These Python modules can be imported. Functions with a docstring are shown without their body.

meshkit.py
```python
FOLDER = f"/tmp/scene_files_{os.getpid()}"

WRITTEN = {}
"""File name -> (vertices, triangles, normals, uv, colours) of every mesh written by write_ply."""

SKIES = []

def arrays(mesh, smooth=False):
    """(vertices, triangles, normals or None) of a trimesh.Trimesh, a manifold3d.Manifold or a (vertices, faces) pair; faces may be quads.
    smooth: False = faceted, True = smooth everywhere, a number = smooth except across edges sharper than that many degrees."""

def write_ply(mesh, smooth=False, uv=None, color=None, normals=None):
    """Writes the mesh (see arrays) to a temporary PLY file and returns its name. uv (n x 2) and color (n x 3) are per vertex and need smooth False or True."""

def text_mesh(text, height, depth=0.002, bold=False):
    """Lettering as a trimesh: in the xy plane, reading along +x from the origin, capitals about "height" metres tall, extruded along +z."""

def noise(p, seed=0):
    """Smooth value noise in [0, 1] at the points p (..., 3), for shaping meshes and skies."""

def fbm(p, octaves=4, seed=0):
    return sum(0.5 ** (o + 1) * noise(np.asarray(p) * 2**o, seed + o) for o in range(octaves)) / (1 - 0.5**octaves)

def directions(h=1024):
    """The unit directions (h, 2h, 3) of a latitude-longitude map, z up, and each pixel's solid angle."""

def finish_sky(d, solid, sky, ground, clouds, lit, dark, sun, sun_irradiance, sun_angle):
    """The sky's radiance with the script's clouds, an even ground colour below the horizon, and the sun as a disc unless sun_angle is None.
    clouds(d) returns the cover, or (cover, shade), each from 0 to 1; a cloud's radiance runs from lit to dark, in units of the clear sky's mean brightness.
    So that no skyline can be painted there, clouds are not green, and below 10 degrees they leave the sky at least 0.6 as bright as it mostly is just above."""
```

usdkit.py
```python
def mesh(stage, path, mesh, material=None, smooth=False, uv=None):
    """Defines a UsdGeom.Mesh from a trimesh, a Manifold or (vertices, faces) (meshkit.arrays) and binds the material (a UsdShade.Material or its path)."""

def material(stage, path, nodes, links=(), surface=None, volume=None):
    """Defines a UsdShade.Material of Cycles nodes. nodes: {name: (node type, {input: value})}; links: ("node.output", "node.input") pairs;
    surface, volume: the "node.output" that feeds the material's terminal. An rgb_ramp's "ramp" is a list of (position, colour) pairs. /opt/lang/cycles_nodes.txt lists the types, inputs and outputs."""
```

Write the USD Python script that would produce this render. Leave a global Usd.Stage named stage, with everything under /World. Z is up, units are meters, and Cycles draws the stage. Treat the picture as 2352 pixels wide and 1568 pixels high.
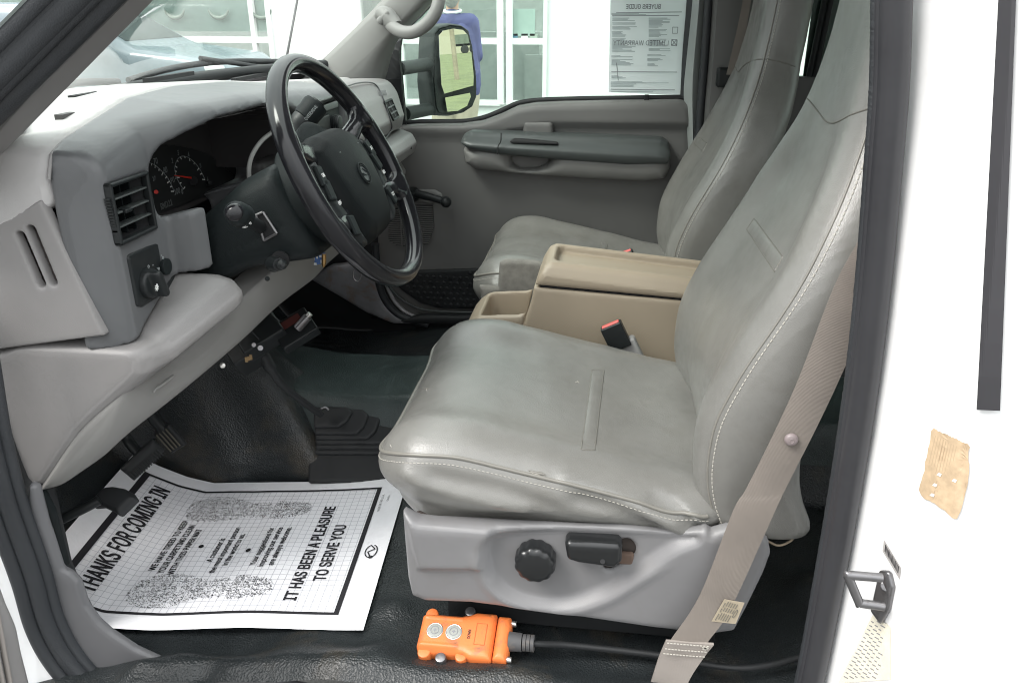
import math, random
import numpy as np, trimesh, usdkit, meshkit
from shapely.geometry import Polygon, Point, LineString, MultiPolygon
from shapely import affinity
from shapely.ops import unary_union
from scipy.spatial import cKDTree
from pxr import Usd, UsdGeom, UsdLux, UsdShade, Gf, Sdf, Vt

stage = Usd.Stage.CreateInMemory()
UsdGeom.SetStageUpAxis(stage, UsdGeom.Tokens.z)
UsdGeom.SetStageMetersPerUnit(stage, 1.0)
W = UsdGeom.Xform.Define(stage, '/World')
stage.SetDefaultPrim(W.GetPrim())
UsdGeom.Scope.Define(stage, '/World/Looks')
rng = np.random.default_rng(7)

# ------------------------------------------------------------------ camera
# measuring frame: the photograph at 2352 x 1568; x = towards the truck's tail, y = across the cab, z = up, cab floor at 0
FPX, VX, VY, CAMZ = 1846.0, 1429.0, 12.0, 0.92
_yv = np.array([(VX - 1176) / FPX, (784 - VY) / FPX, 1.0]); _yv /= np.linalg.norm(_yv)
PHI = math.asin(_yv[0]); PIT = math.asin(_yv[1] / math.cos(PHI))
_c, _s, _cp, _sp = math.cos(PHI), math.sin(PHI), math.cos(PIT), math.sin(PIT)
CR = np.array([_c, _s, 0]); CF = np.array([-_s * _cp, _c * _cp, -_sp]); CU = np.array([-_s * _sp, _c * _sp, _cp])
CC = np.array([0, 0, CAMZ])
cam = UsdGeom.Camera.Define(stage, '/World/camera')
M = np.eye(4); M[0, :3] = CR; M[1, :3] = CU; M[2, :3] = -CF; M[3, :3] = CC
cam.AddTransformOp().Set(Gf.Matrix4d(*M.ravel().tolist()))
cam.CreateHorizontalApertureAttr(36.0); cam.CreateVerticalApertureAttr(24.0)
cam.CreateFocalLengthAttr(36.0 * FPX / 2352)
cam.CreateClippingRangeAttr(Gf.Vec2f(0.02, 500))
EXPOSURE = 1.2
cam.CreateExposureAttr(EXPOSURE)

# ------------------------------------------------------------------ sky and sun (overcast)
SUN_EL, SUN_AZ = math.radians(50), math.radians(236)       # azimuth = atan2(x, y): behind the camera
SKY, SUN = 0.10, 0.40
sky = UsdLux.DomeLight.Define(stage, '/World/sky')
sky.GetPrim().SetCustomDataByKey('kind', 'structure')
skym = usdkit.material(stage, '/World/Looks/sky_overcast', {
    'tc': ('texture_coordinate', {}),
    's': ('sky_texture', {'sky_type': 'single_scattering', 'sun_disc': False, 'sun_elevation': SUN_EL, 'sun_rotation': SUN_AZ, 'air_density': 1.0, 'aerosol_density': 2.0}),
    'n': ('noise_texture', {'scale': 2.2, 'detail': 6.0, 'roughness': 0.55}),
    'r': ('rgb_ramp', {'ramp': [(0.2, (6.2, 6.5, 6.7)), (0.5, (8.2, 8.4, 8.4)), (0.8, (9.8, 9.8, 9.6))]}),
    'm': ('mix_color', {'fac': 0.9, 'use_clamp': False}),
    'x': ('separate_xyz', {}), 'z': ('map_range', {'from_min': 0.0, 'from_max': 1.0, 'to_min': 0.50, 'to_max': 2.05, 'clamp': True}),
    'k': ('combine_color', {}), 'm2': ('mix_color', {'blend_type': 'multiply', 'fac': 1.0, 'use_clamp': False}),
    'b': ('background_shader', {'strength': SKY})},      # an overcast sky: brightest overhead
    [('tc.generated', 'n.vector'), ('n.fac', 'r.fac'), ('s.color', 'm.a'), ('r.color', 'm.b'), ('tc.generated', 'x.vector'), ('x.z', 'z.value'),
     ('z.result', 'k.r'), ('z.result', 'k.g'), ('z.result', 'k.b'), ('m.result', 'm2.a'), ('k.color', 'm2.b'), ('m2.result', 'b.color')], surface='b.background')
UsdShade.MaterialBindingAPI.Apply(sky.GetPrim()).Bind(skym)
sun = UsdLux.DistantLight.Define(stage, '/World/sun')
sun.CreateIntensityAttr(SUN); sun.CreateAngleAttr(25.0); sun.CreateNormalizeAttr(True) if hasattr(sun, 'CreateNormalizeAttr') else None
sun.CreateColorAttr(Gf.Vec3f(1.0, 0.97, 0.93))
_sd = np.array([math.sin(SUN_AZ) * math.cos(SUN_EL), math.cos(SUN_AZ) * math.cos(SUN_EL), math.sin(SUN_EL)])
_z = _sd; _x = np.cross([0, 0, 1], _z); _x /= np.linalg.norm(_x); _y = np.cross(_z, _x)
Ms = np.eye(4); Ms[0, :3] = _x; Ms[1, :3] = _y; Ms[2, :3] = _z
sun.AddTransformOp().Set(Gf.Matrix4d(*Ms.ravel().tolist()))

# ------------------------------------------------------------------ measuring helpers
def ray(x, y): return (x - 1176) / FPX * CR + (784 - y) / FPX * CU + CF
def Y(x, y, yy): d = ray(x, y); return CC + d * (yy / d[1])
def Zp(x, y, zz): d = ray(x, y); return CC + d * ((zz - CAMZ) / d[2])
def Xp(x, y, xx): d = ray(x, y); return CC + d * (xx / d[0])
def Pl(x, y, p, n): d = ray(x, y); return CC + d * (np.dot(np.asarray(p) - CC, n) / np.dot(d, n))
def XZ(pts, yy): return np.array([Y(a, b, yy)[[0, 2]] for a, b in pts])

# ------------------------------------------------------------------ materials
def mat(name, col, rough=0.5, grain=0, bump=0.0, var=0.08, vscale=7.0, metallic=0.0, spec=0.5, coat=0.0, dirt=None, weave=0, dirt_amt=0.5, dscale=9.0, mid=None):
    p = '/World/Looks/' + name
    c = np.array(col, float)
    nodes = {'g': ('geometry', {}), 'n': ('noise_texture', {'scale': vscale, 'detail': 5.0, 'roughness': 0.6}),
             'r': ('rgb_ramp', {'ramp': [(0.25, tuple(c * (1 - var))), (0.75, tuple(np.clip(c * (1 + var), 0, 0.9)))]}),
             'rn': ('map_range', {'from_min': 0.3, 'from_max': 0.7, 'to_min': max(rough - 0.07, 0.02), 'to_max': min(rough + 0.07, 1.0), 'clamp': True}),
             'p': ('principled_bsdf', {'metallic': metallic, 'specular_ior_level': spec, 'coat_weight': coat, 'coat_roughness': 0.08})}
    L = [('g.position', 'n.vector'), ('n.fac', 'r.fac'), ('n.fac', 'rn.value'), ('rn.result', 'p.roughness')]
    out = 'r.color'
    if dirt is not None:
        nodes['dn'] = ('noise_texture', {'scale': dscale, 'detail': 8.0, 'roughness': 0.7, 'distortion': 0.4})
        nodes['dr'] = ('rgb_ramp', {'ramp': [(0.52, (0, 0, 0)), (0.72, (dirt_amt,) * 3)]})
        nodes['dm'] = ('mix_color', {'b': dirt})
        L += [('g.position', 'dn.vector'), ('dn.fac', 'dr.fac'), ('dr.color', 'dm.fac'), (out, 'dm.a')]
        out = 'dm.result'
    L.append((out, 'p.base_color'))
    if grain:
        nodes['v'] = ('voronoi_texture', {'scale': grain, 'feature': 'smooth_f1', 'smoothness': 0.6})
        nodes['b'] = ('bump', {'strength': bump, 'distance': 0.35 / grain})
        L += [('g.position', 'v.vector'), ('v.distance', 'b.height'), ('b.normal', 'p.normal')]
    elif weave:
        nodes['v'] = ('wave_texture', {'scale': weave, 'bands_direction': 'z', 'distortion': 0.6})
        nodes['b'] = ('bump', {'strength': bump, 'distance': 0.0006})
        L += [('g.position', 'v.vector'), ('v.fac', 'b.height'), ('b.normal', 'p.normal')]
    if mid:
        nodes['mn'] = ('noise_texture', {'scale': mid[0], 'detail': 5.0, 'roughness': 0.62, 'distortion': 0.8}); nodes['mb'] = ('bump', {'strength': 0.5, 'distance': mid[1]})
        L += [('g.position', 'mn.vector'), ('mn.fac', 'mb.height')]
        if grain or weave: L.append(('mb.normal', 'b.normal'))
        else: L.append(('mb.normal', 'p.normal'))
    return usdkit.material(stage, p, nodes, L, surface='p.BSDF')

def glassmat(name, tint, ior=1.45):
    return usdkit.material(stage, '/World/Looks/' + name, {'t': ('transparent_bsdf', {'color': tint}), 'g': ('glossy_bsdf', {'color': (0.95,) * 3, 'roughness': 0.02}),
        'f': ('fresnel', {'IOR': ior}), 'x': ('mix_closure', {})}, [('f.fac', 'x.fac'), ('t.BSDF', 'x.closure1'), ('g.BSDF', 'x.closure2')], surface='x.closure')

MT = dict(
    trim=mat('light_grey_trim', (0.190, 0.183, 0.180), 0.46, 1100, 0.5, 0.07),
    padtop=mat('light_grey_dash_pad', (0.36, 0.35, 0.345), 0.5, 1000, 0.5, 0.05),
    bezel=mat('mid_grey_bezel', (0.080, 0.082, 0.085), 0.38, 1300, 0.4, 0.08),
    seat=mat('grey_vinyl_seat', (0.158, 0.155, 0.144), 0.28, 900, 0.6, 0.14, 5.0, spec=0.6, mid=(30, 0.0011), dirt=(0.092, 0.083, 0.068), dirt_amt=0.45, dscale=5.0),
    piping=mat('grey_vinyl_piping', (0.175, 0.167, 0.148), 0.34, 0, 0, 0.08),
    thread=mat('pale_thread', (0.38, 0.36, 0.32), 0.8),
    seatplastic=mat('grey_seat_plastic', (0.165, 0.163, 0.166), 0.38, 1500, 0.4, 0.07, dirt=(0.13, 0.12, 0.105), dirt_amt=0.25, dscale=14),
    carpet=mat('grey_seat_carpet', (0.16, 0.152, 0.138), 0.95, 1300, 1.0, 0.25, 60.0),
    door=mat('grey_door_panel', (0.120, 0.118, 0.114), 0.52, 1000, 0.4, 0.06),
    doorlight=mat('grey_door_top', (0.175, 0.172, 0.165), 0.48, 1000, 0.4, 0.06),
    arm=mat('dark_grey_armrest', (0.047, 0.053, 0.052), 0.4, 1100, 0.3, 0.06),
    rubber=mat('black_rubber', (0.014, 0.015, 0.016), 0.55, 700, 0.4, 0.15, spec=0.35),
    seal_grey=mat('grey_door_seal', (0.026, 0.026, 0.029), 0.36, 700, 0.12, 0.1),
    strip=mat('dark_rubber_strip', (0.035, 0.034, 0.038), 0.5),
    seal=mat('black_door_seal', (0.022, 0.024, 0.027), 0.5, 500, 0.5, 0.2),
    floor=mat('black_floor_vinyl', (0.012, 0.0145, 0.0155), 0.40, 330, 1.0, 0.3, 12.0, mid=(22, 0.006), dirt=(0.16, 0.12, 0.075), dirt_amt=0.28, dscale=4.5),
    plastic=mat('black_plastic', (0.010, 0.0115, 0.012), 0.38, 900, 0.5, 0.1, spec=0.3),
    dash_black=mat('dark_column_plastic', (0.009, 0.0115, 0.012), 0.5, 800, 0.7, 0.1, spec=0.15),
    hood_in=mat('dark_cluster_hood', (0.045, 0.042, 0.042), 0.6, 900, 0.3, 0.06),
    gloss=mat('gloss_black_rim', (0.006, 0.006, 0.007), 0.12, 0, 0, 0.2, 3.0, spec=0.38),
    padblk=mat('black_airbag_pad', (0.006, 0.0072, 0.0076), 0.5, 700, 0.4, 0.15, spec=0.10),
    white=mat('white_body_paint', (0.80, 0.80, 0.80), 0.3, 0, 0, 0.02, coat=0.5, dirt=(0.50, 0.47, 0.42), dirt_amt=0.22, dscale=11),
    beige=mat('beige_console', (0.265, 0.218, 0.163), 0.5, 1000, 0.35, 0.05),
    belt=mat('taupe_webbing', (0.172, 0.149, 0.130), 0.8, 0, 0.5, 0.14, 14.0, weave=420),
    orange=mat('orange_plastic', (0.66, 0.165, 0.042), 0.42, 500, 0.15, 0.06, dirt=(0.16, 0.09, 0.05), dirt_amt=0.9, dscale=38),
    chrome=mat('bare_metal', (0.55, 0.54, 0.52), 0.35, metallic=1.0, dirt=(0.2, 0.17, 0.13), dscale=60),
    greybtn=mat('grey_button', (0.27, 0.28, 0.26), 0.45, dirt=(.12, .10, .08), dscale=70),
    shiny=mat('glossy_black_plastic', (0.008, 0.0085, 0.009), 0.24),
    steel=mat('dark_steel', (0.20, 0.195, 0.20), 0.32, metallic=0.85, dirt=(0.07, 0.055, 0.045), dscale=70),
    paper=mat('white_paper', (0.86, 0.855, 0.88), 0.6, 0, 0, 0.015, mid=(9, 0.006), dirt=(0.66, 0.63, 0.60), dirt_amt=0.25, dscale=7),
    ink=mat('black_ink', (0.014, 0.013, 0.016), 0.7),
    inkgrey=mat('grey_ink', (0.20, 0.20, 0.22), 0.8),
    inkgrid=mat('thin_grey_ink', (0.42, 0.42, 0.46), 0.8),
    tunnelm=mat('worn_greenish_floor_vinyl', (0.020, 0.030, 0.029), 0.38, 420, 0.6, 0.45, 6.0),
    inkfaint=mat('faint_ink', (0.26, 0.29, 0.31), 0.8),
    white_ink=mat('white_print', (0.75, 0.76, 0.74), 0.6),
    pale_ink=mat('pale_grey_print', (0.25, 0.27, 0.27), 0.6),
    red=mat('red_needle', (0.75, 0.035, 0.02), 0.5),
    redplastic=mat('red_release_button', (0.62, 0.11, 0.10), 0.4),
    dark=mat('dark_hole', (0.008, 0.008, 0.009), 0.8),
    lens=mat('gauge_face', (0.012, 0.013, 0.013), 0.5),
    mirror=usdkit.material(stage, '/World/Looks/mirror_silver', {'p': ('principled_bsdf', {'base_color': (.9, .91, .9), 'metallic': 1.0, 'roughness': 0.0})}, surface='p.BSDF'),
    tan=mat('tan_sticker', (0.50, 0.37, 0.24), 0.7, 0, 0, 0.2, 90),
    cream=mat('cream_label', (0.70, 0.66, 0.55), 0.7, 0, 0, 0.1, 40),
    tag=mat('beige_belt_tag', (0.33, 0.28, 0.205), 0.7),
    blue=mat('blue_key_tag', (0.03, 0.11, 0.33), 0.4),
    brass=mat('brass_key', (0.42, 0.27, 0.12), 0.35, metallic=1.0),
    metalpaint=mat('bare_kick_panel', (0.22, 0.22, 0.23), 0.3, 0, 0, 0.3, 9, dirt=(0.19, 0.10, 0.055), dirt_amt=0.8, dscale=16),
    glass=glassmat('clear_green_glass', (0.86, 0.95, 0.90)),
    wglass=glassmat('windshield_glass', (0.93, 0.99, 0.95), 1.28),
    headliner=mat('grey_headliner', (0.26, 0.255, 0.245), 0.9),
)

# ------------------------------------------------------------------ objects
BASE = {}
def _free(path):
    if not stage.GetPrimAtPath(path): return path
    i = 1
    while stage.GetPrimAtPath('%s_%03d' % (path, i)): i += 1
    return '%s_%03d' % (path, i)
def tag(prim, label=None, cat=None, group=None, kind=None):
    for k, v in (('label', label), ('category', cat), ('group', group), ('kind', kind)):
        if v: prim.SetCustomDataByKey(k, v)
def thing(name, label, cat, loc=(0, 0, 0), group=None, kind=None):
    p = _free('/World/' + name); x = UsdGeom.Xform.Define(stage, p); x.AddTranslateOp().Set(Gf.Vec3d(*map(float, loc)))
    BASE[p] = np.array(loc, float); tag(x.GetPrim(), label, cat, group, kind); return p
def part(parent, name, mesh, m, smooth=35, label=None, kind=None):
    p = _free(parent + '/' + name)
    b = BASE[parent]
    if hasattr(mesh, 'to_mesh'): mm = mesh.to_mesh(); mesh = (mm.vert_properties[:, :3], mm.tri_verts)
    if isinstance(mesh, (tuple, list)):
        v, f = np.asarray(mesh[0], float), np.asarray(mesh[1], int)
        if f.shape[1] == 4: f = np.vstack([f[:, [0, 1, 2]], f[:, [0, 2, 3]]])
    else: v, f = np.array(mesh.vertices), np.array(mesh.faces)
    usdkit.mesh(stage, p, trimesh.Trimesh(v - b, f, process=False), MT.get(m, m) if isinstance(m, str) else m, smooth=smooth)
    BASE[p] = b
    if label or kind: tag(stage.GetPrimAtPath(p), label, kind=kind)
    return p
def struct(name, mesh, m, smooth=False, kind='structure', label=None, cat=None):
    BASE['/World'] = np.zeros(3)
    p = part('/World', name, mesh, m, smooth); tag(stage.GetPrimAtPath(p), label, cat, kind=kind); return p

# ------------------------------------------------------------------ mesh helpers
def cat(*ms): return trimesh.util.concatenate([m for m in ms if m is not None])
def frame(t):
    t = np.asarray(t, float); t = t / np.linalg.norm(t)
    a = np.array([0, 0, 1.0]) if abs(t[2]) < 0.9 else np.array([1.0, 0, 0])
    u = np.cross(a, t); u /= np.linalg.norm(u); return u, np.cross(t, u), t
def spline(pts, n=8, closed=False):
    P = np.asarray(pts, float); m = len(P)
    out = []
    rngi = range(m if closed else m - 1)
    for i in rngi:
        p1, p2 = P[i], P[(i + 1) % m]
        p0 = P[(i - 1) % m] if (closed or i > 0) else 2 * p1 - p2
        p3 = P[(i + 2) % m] if (closed or i + 2 < m) else 2 * p2 - p1
        for t in np.linspace(0, 1, n, endpoint=False):
            out.append(0.5 * (2 * p1 + (p2 - p0) * t + (2 * p0 - 5 * p1 + 4 * p2 - p3) * t * t + (3 * p1 - p0 - 3 * p2 + p3) * t ** 3))
    if not closed: out.append(P[-1])
    return np.array(out)
def tube(pts, r, n=10, closed=False, cap=True):
    P = np.asarray(pts, float); m = len(P); r = np.broadcast_to(np.asarray(r, float), (m,))
    T = np.roll(P, -1, 0) - np.roll(P, 1, 0)
    if not closed: T[0] = P[1] - P[0]; T[-1] = P[-1] - P[-2]
    T /= np.linalg.norm(T, axis=1)[:, None] + 1e-12
    u, v, _ = frame(T[0]); V = []; a = np.linspace(0, 2 * np.pi, n, endpoint=False)
    for i in range(m):
        u = u - T[i] * (u @ T[i]); u /= np.linalg.norm(u); v = np.cross(T[i], u)
        V.append(P[i] + r[i] * (np.cos(a)[:, None] * u + np.sin(a)[:, None] * v))
    V = np.vstack(V); F = []
    for i in range(m if closed else m - 1):
        j = (i + 1) % m
        for k in range(n):
            l = (k + 1) % n
            F += [[i * n + k, i * n + l, j * n + l], [i * n + k, j * n + l, j * n + k]]
    if cap and not closed:
        V = np.vstack([V, P[0], P[-1]])
        for k in range(n):
            l = (k + 1) % n
            F += [[m * n, l, k], [m * n + 1, (m - 1) * n + k, (m - 1) * n + l]]
    return trimesh.Trimesh(V, F, process=False)
def cyl(p, q, r, n=20, bev=0.0, r2=None):
    p, q = np.asarray(p, float), np.asarray(q, float); L = np.linalg.norm(q - p); t = (q - p) / L
    r2 = r if r2 is None else r2
    if bev: return tube([p, p + t * bev * 0.3, p + t * bev, q - t * bev, q - t * bev * 0.3, q], [r - bev, r - bev * 0.3, r, r2, r2 - bev * 0.3, r2 - bev], n)
    return tube([p, q], [r, r2], n)
def box(c, s, R=None):
    m = trimesh.creation.box(s)
    if R is not None: T = np.eye(4); T[:3, :3] = R; m.apply_transform(T)
    m.apply_translation(c); return m
def rbox(c, s, R=None, b=0.003, k=3):
    import manifold3d as m3
    s = np.array(s, float); b = min(b, s.min() / 2.01); e = s / 2 - b
    sp = m3.Manifold.sphere(b, 4 * k)
    H = m3.Manifold.batch_hull([sp.translate([sx * e[0], sy * e[1], sz * e[2]]) for sx in (-1, 1) for sy in (-1, 1) for sz in (-1, 1)])
    mm = H.to_mesh(); m = trimesh.Trimesh(mm.vert_properties[:, :3], mm.tri_verts, process=False)
    if R is not None: T = np.eye(4); T[:3, :3] = R; m.apply_transform(T)
    m.apply_translation(c); return m
def grid_mesh(P):
    a, b = P.shape[:2]; idx = np.arange(a * b).reshape(a, b)
    q = np.stack([idx[:-1, :-1], idx[1:, :-1], idx[1:, 1:], idx[:-1, 1:]], -1).reshape(-1, 4)
    return trimesh.Trimesh(P.reshape(-1, 3), np.vstack([q[:, [0, 1, 2]], q[:, [0, 2, 3]]]), process=False)
def thick(m, vec):
    v = np.array(m.vertices); n = len(v); f = np.array(m.faces)
    e = np.vstack([f[:, [0, 1]], f[:, [1, 2]], f[:, [2, 0]]]); es = np.sort(e, 1)
    _, i, c = np.unique(es, axis=0, return_index=True, return_counts=True); be = e[i[c == 1]]
    s = np.vstack([np.c_[be[:, 1], be[:, 0], be[:, 0] + n], np.c_[be[:, 1], be[:, 0] + n, be[:, 1] + n]])
    return trimesh.Trimesh(np.vstack([v, v + vec]), np.vstack([f, f[:, ::-1] + n, s]), process=False)
def ext(poly, depth):
    gs = getattr(poly, 'geoms', [poly])
    return cat(*[trimesh.creation.extrude_polygon(g, depth, engine='earcut') for g in gs if g.area > 0])
def place(m, o, u, v, w=None):
    u = np.asarray(u, float); v = np.asarray(v, float); w = np.cross(u, v) if w is None else np.asarray(w, float)
    p = np.array(m.vertices); q = np.asarray(o) + p[:, :1] * u + p[:, 1:2] * v + p[:, 2:3] * w
    f = np.array(m.faces)
    if np.dot(np.cross(u, v), w) < 0: f = f[:, ::-1]
    return trimesh.Trimesh(q, f, process=False)
def ribbon(L, Rr): return grid_mesh(np.stack([np.asarray(L, float), np.asarray(Rr, float)], 1))

# signed distance modelling
def pd(P, A, B):
    P = np.asarray(P, float); A, B = np.broadcast_arrays(A, B); d = np.full(A.shape, 1e9); s = np.ones(A.shape)
    n = len(P)
    for i in range(n):
        a, b = P[i], P[i - 1]; ex, ey = b - a
        wx, wy = A - a[0], B - a[1]
        t = np.clip((wx * ex + wy * ey) / (ex * ex + ey * ey + 1e-18), 0, 1)
        d = np.minimum(d, (wx - ex * t) ** 2 + (wy - ey * t) ** 2)
        c1 = B >= a[1]; c2 = B < b[1]; c3 = ex * wy > ey * wx
        s = np.where((c1 & c2 & c3) | (~c1 & ~c2 & ~c3), -s, s)
    return s * np.sqrt(d)
def smax(a, b, k):
    if k <= 0: return np.maximum(a, b)
    h = np.maximum(k - np.abs(a - b), 0) / k; return np.maximum(a, b) + h * h * k * 0.25
def smin(a, b, k): return -smax(-a, -b, k)
class Vol:
    def __init__(s, lo, hi, h):
        s.lo, s.h = np.array(lo, float), h
        n = [int(math.ceil((b - a) / h)) + 1 for a, b in zip(lo, hi)]
        s.x, s.y, s.z = [(lo[k] + h * np.arange(n[k])).reshape([-1 if j == k else 1 for j in range(3)]) for k in range(3)]
    def mesh(s, D): return nets(np.broadcast_to(D, (s.x.size, s.y.size, s.z.size)), s.lo, s.h)
def nets(D, lo, h):
    D = np.array(D, dtype=np.float32); D[0] = np.maximum(D[0], 1e-4); D[-1] = np.maximum(D[-1], 1e-4)
    D[:, 0] = np.maximum(D[:, 0], 1e-4); D[:, -1] = np.maximum(D[:, -1], 1e-4); D[:, :, 0] = np.maximum(D[:, :, 0], 1e-4); D[:, :, -1] = np.maximum(D[:, :, -1], 1e-4)
    S = D < 0
    c = np.zeros(tuple(np.array(S.shape) - 1), np.int8)
    C8 = [(i, j, k) for i in (0, 1) for j in (0, 1) for k in (0, 1)]
    for i, j, k in C8: c += S[i:S.shape[0] - 1 + i, j:S.shape[1] - 1 + j, k:S.shape[2] - 1 + k]
    ix = np.argwhere((c > 0) & (c < 8)); acc = np.zeros((len(ix), 3)); cnt = np.zeros(len(ix))
    vals = {q: D[ix[:, 0] + q[0], ix[:, 1] + q[1], ix[:, 2] + q[2]] for q in C8}
    for q in C8:
        for ax in range(3):
            if q[ax] == 0:
                q2 = list(q); q2[ax] = 1; q2 = tuple(q2); a, b = vals[q], vals[q2]; m = (a < 0) != (b < 0)
                t = np.where(m, a / np.where(m, a - b, 1), 0); p = np.array(q, float)[None].repeat(len(ix), 0); p[:, ax] += t
                acc += p * m[:, None]; cnt += m
    V = np.asarray(lo) + h * (ix + acc / cnt[:, None])
    idx = -np.ones(c.shape, np.int64); idx[tuple(ix.T)] = np.arange(len(ix)); F = []
    for ax in range(3):
        sl0 = [slice(None)] * 3; sl1 = [slice(None)] * 3; sl0[ax] = slice(0, -1); sl1[ax] = slice(1, None)
        e = np.argwhere(S[tuple(sl0)] != S[tuple(sl1)]); b, d = (ax + 1) % 3, (ax + 2) % 3
        e = e[(e[:, b] > 0) & (e[:, d] > 0)]
        e = e[(e[:, b] < c.shape[b]) & (e[:, d] < c.shape[d])]
        def cell(db, dd): q = e.copy(); q[:, b] -= db; q[:, d] -= dd; return idx[tuple(q.T)]
        q = np.stack([cell(0, 0), cell(1, 0), cell(1, 1), cell(0, 1)], 1); ins = S[tuple(e.T)]
        q[~ins] = q[~ins][:, ::-1]; F.append(q)
    F = np.vstack(F); F = F[(F >= 0).all(1)]
    return trimesh.Trimesh(V, np.vstack([F[:, [0, 1, 2]], F[:, [0, 2, 3]]]), process=False)
def plate(poly, o, u, v, w, t, rnd=0.004, h=0.003, holes=(), front=None, sm=True):
    """A slab: outline poly in the plane (o; u, v), from w = 0 (back) to w = t (front), with rounded edges; front(U, V) adds to the front height."""
    P = np.asarray(poly, float); lo = np.r_[P.min(0) - 3 * h, -3 * h]; hi = np.r_[P.max(0) + 3 * h, t + 0.03 + 3 * h]
    vol = Vol(lo, hi, h); d2 = pd(P, vol.x, vol.y)
    for q in holes: d2 = smax(d2, -pd(q, vol.x, vol.y), rnd * 0.5)
    ft = t + (front(vol.x, vol.y) if front else 0)
    D = smax(smax(d2, vol.z - ft, rnd * 2), -vol.z, rnd)
    return place(vol.mesh(D), o, u, v, w)
def snap(surface, pts, off=0.0):
    """Moves points to the nearest place on a mesh and lifts them along its normal."""
    m = surface if isinstance(surface, trimesh.Trimesh) else None
    t = cKDTree(m.vertices); _, i = t.query(pts, k=6)
    vn = m.vertex_normals; n = vn[i].mean(1); n /= np.linalg.norm(n, axis=1)[:, None]
    c = np.asarray(m.vertices)[i].mean(1)
    pts = np.asarray(pts, float); return pts - n * ((pts - c) * n).sum(1)[:, None] + n * off
def stitches(P, step=0.006, ln=0.0036, r=0.0007):
    P = np.asarray(P); s = np.r_[0, np.cumsum(np.linalg.norm(np.diff(P, axis=0), axis=1))]; out = []
    f = lambda q: np.array([np.interp(q, s, P[:, k]) for k in range(3)])
    for q in np.arange(0, s[-1] - ln, step): out.append(tube([f(q), f(q + ln)], r, 5))
    return cat(*out)
def text(s, h, depth=0.0004, bold=False, sx=1.0, center=False):
    m = meshkit.text_mesh(s, h, depth, bold); v = np.array(m.vertices); v[:, 0] *= sx
    if center: v[:, 0] -= v[:, 0].max() / 2
    return trimesh.Trimesh(v, m.faces, process=False)
E3 = np.eye(3); EX, EY, EZ = E3
# ================================================================== SETTING
GZ = -0.78
MT['asphalt'] = mat('asphalt', (0.11, 0.11, 0.105), 0.85, 120, 0.8, 0.25, 3.0)
MT['grass'] = mat('grass', (0.155, 0.165, 0.075), 0.95, 12, 1.0, 0.35, 1.2, dirt=(0.22, 0.19, 0.11), dirt_amt=0.8)
g = np.linspace(-300, 300, 2)
struct('ground', grid_mesh(np.stack(np.broadcast_arrays(g[:, None], g[None, :], GZ), -1)), 'asphalt')
# grass bank behind the truck, seen in the door mirror
xs, ys = np.linspace(5.0, 150, 90), np.linspace(2.9, 75, 80)
XX, YY = np.meshgrid(xs, ys, indexing='ij')
ZZ = GZ + 0.02 + 0.030 * np.clip(XX - 5.0, 0, 108) + 0.12 * (meshkit.fbm(np.stack([XX * .6, YY * .6, 0 * XX], -1)) - 0.5)
struct('grass_bank', grid_mesh(np.stack([XX, YY, ZZ], -1)), 'grass', True)

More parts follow.
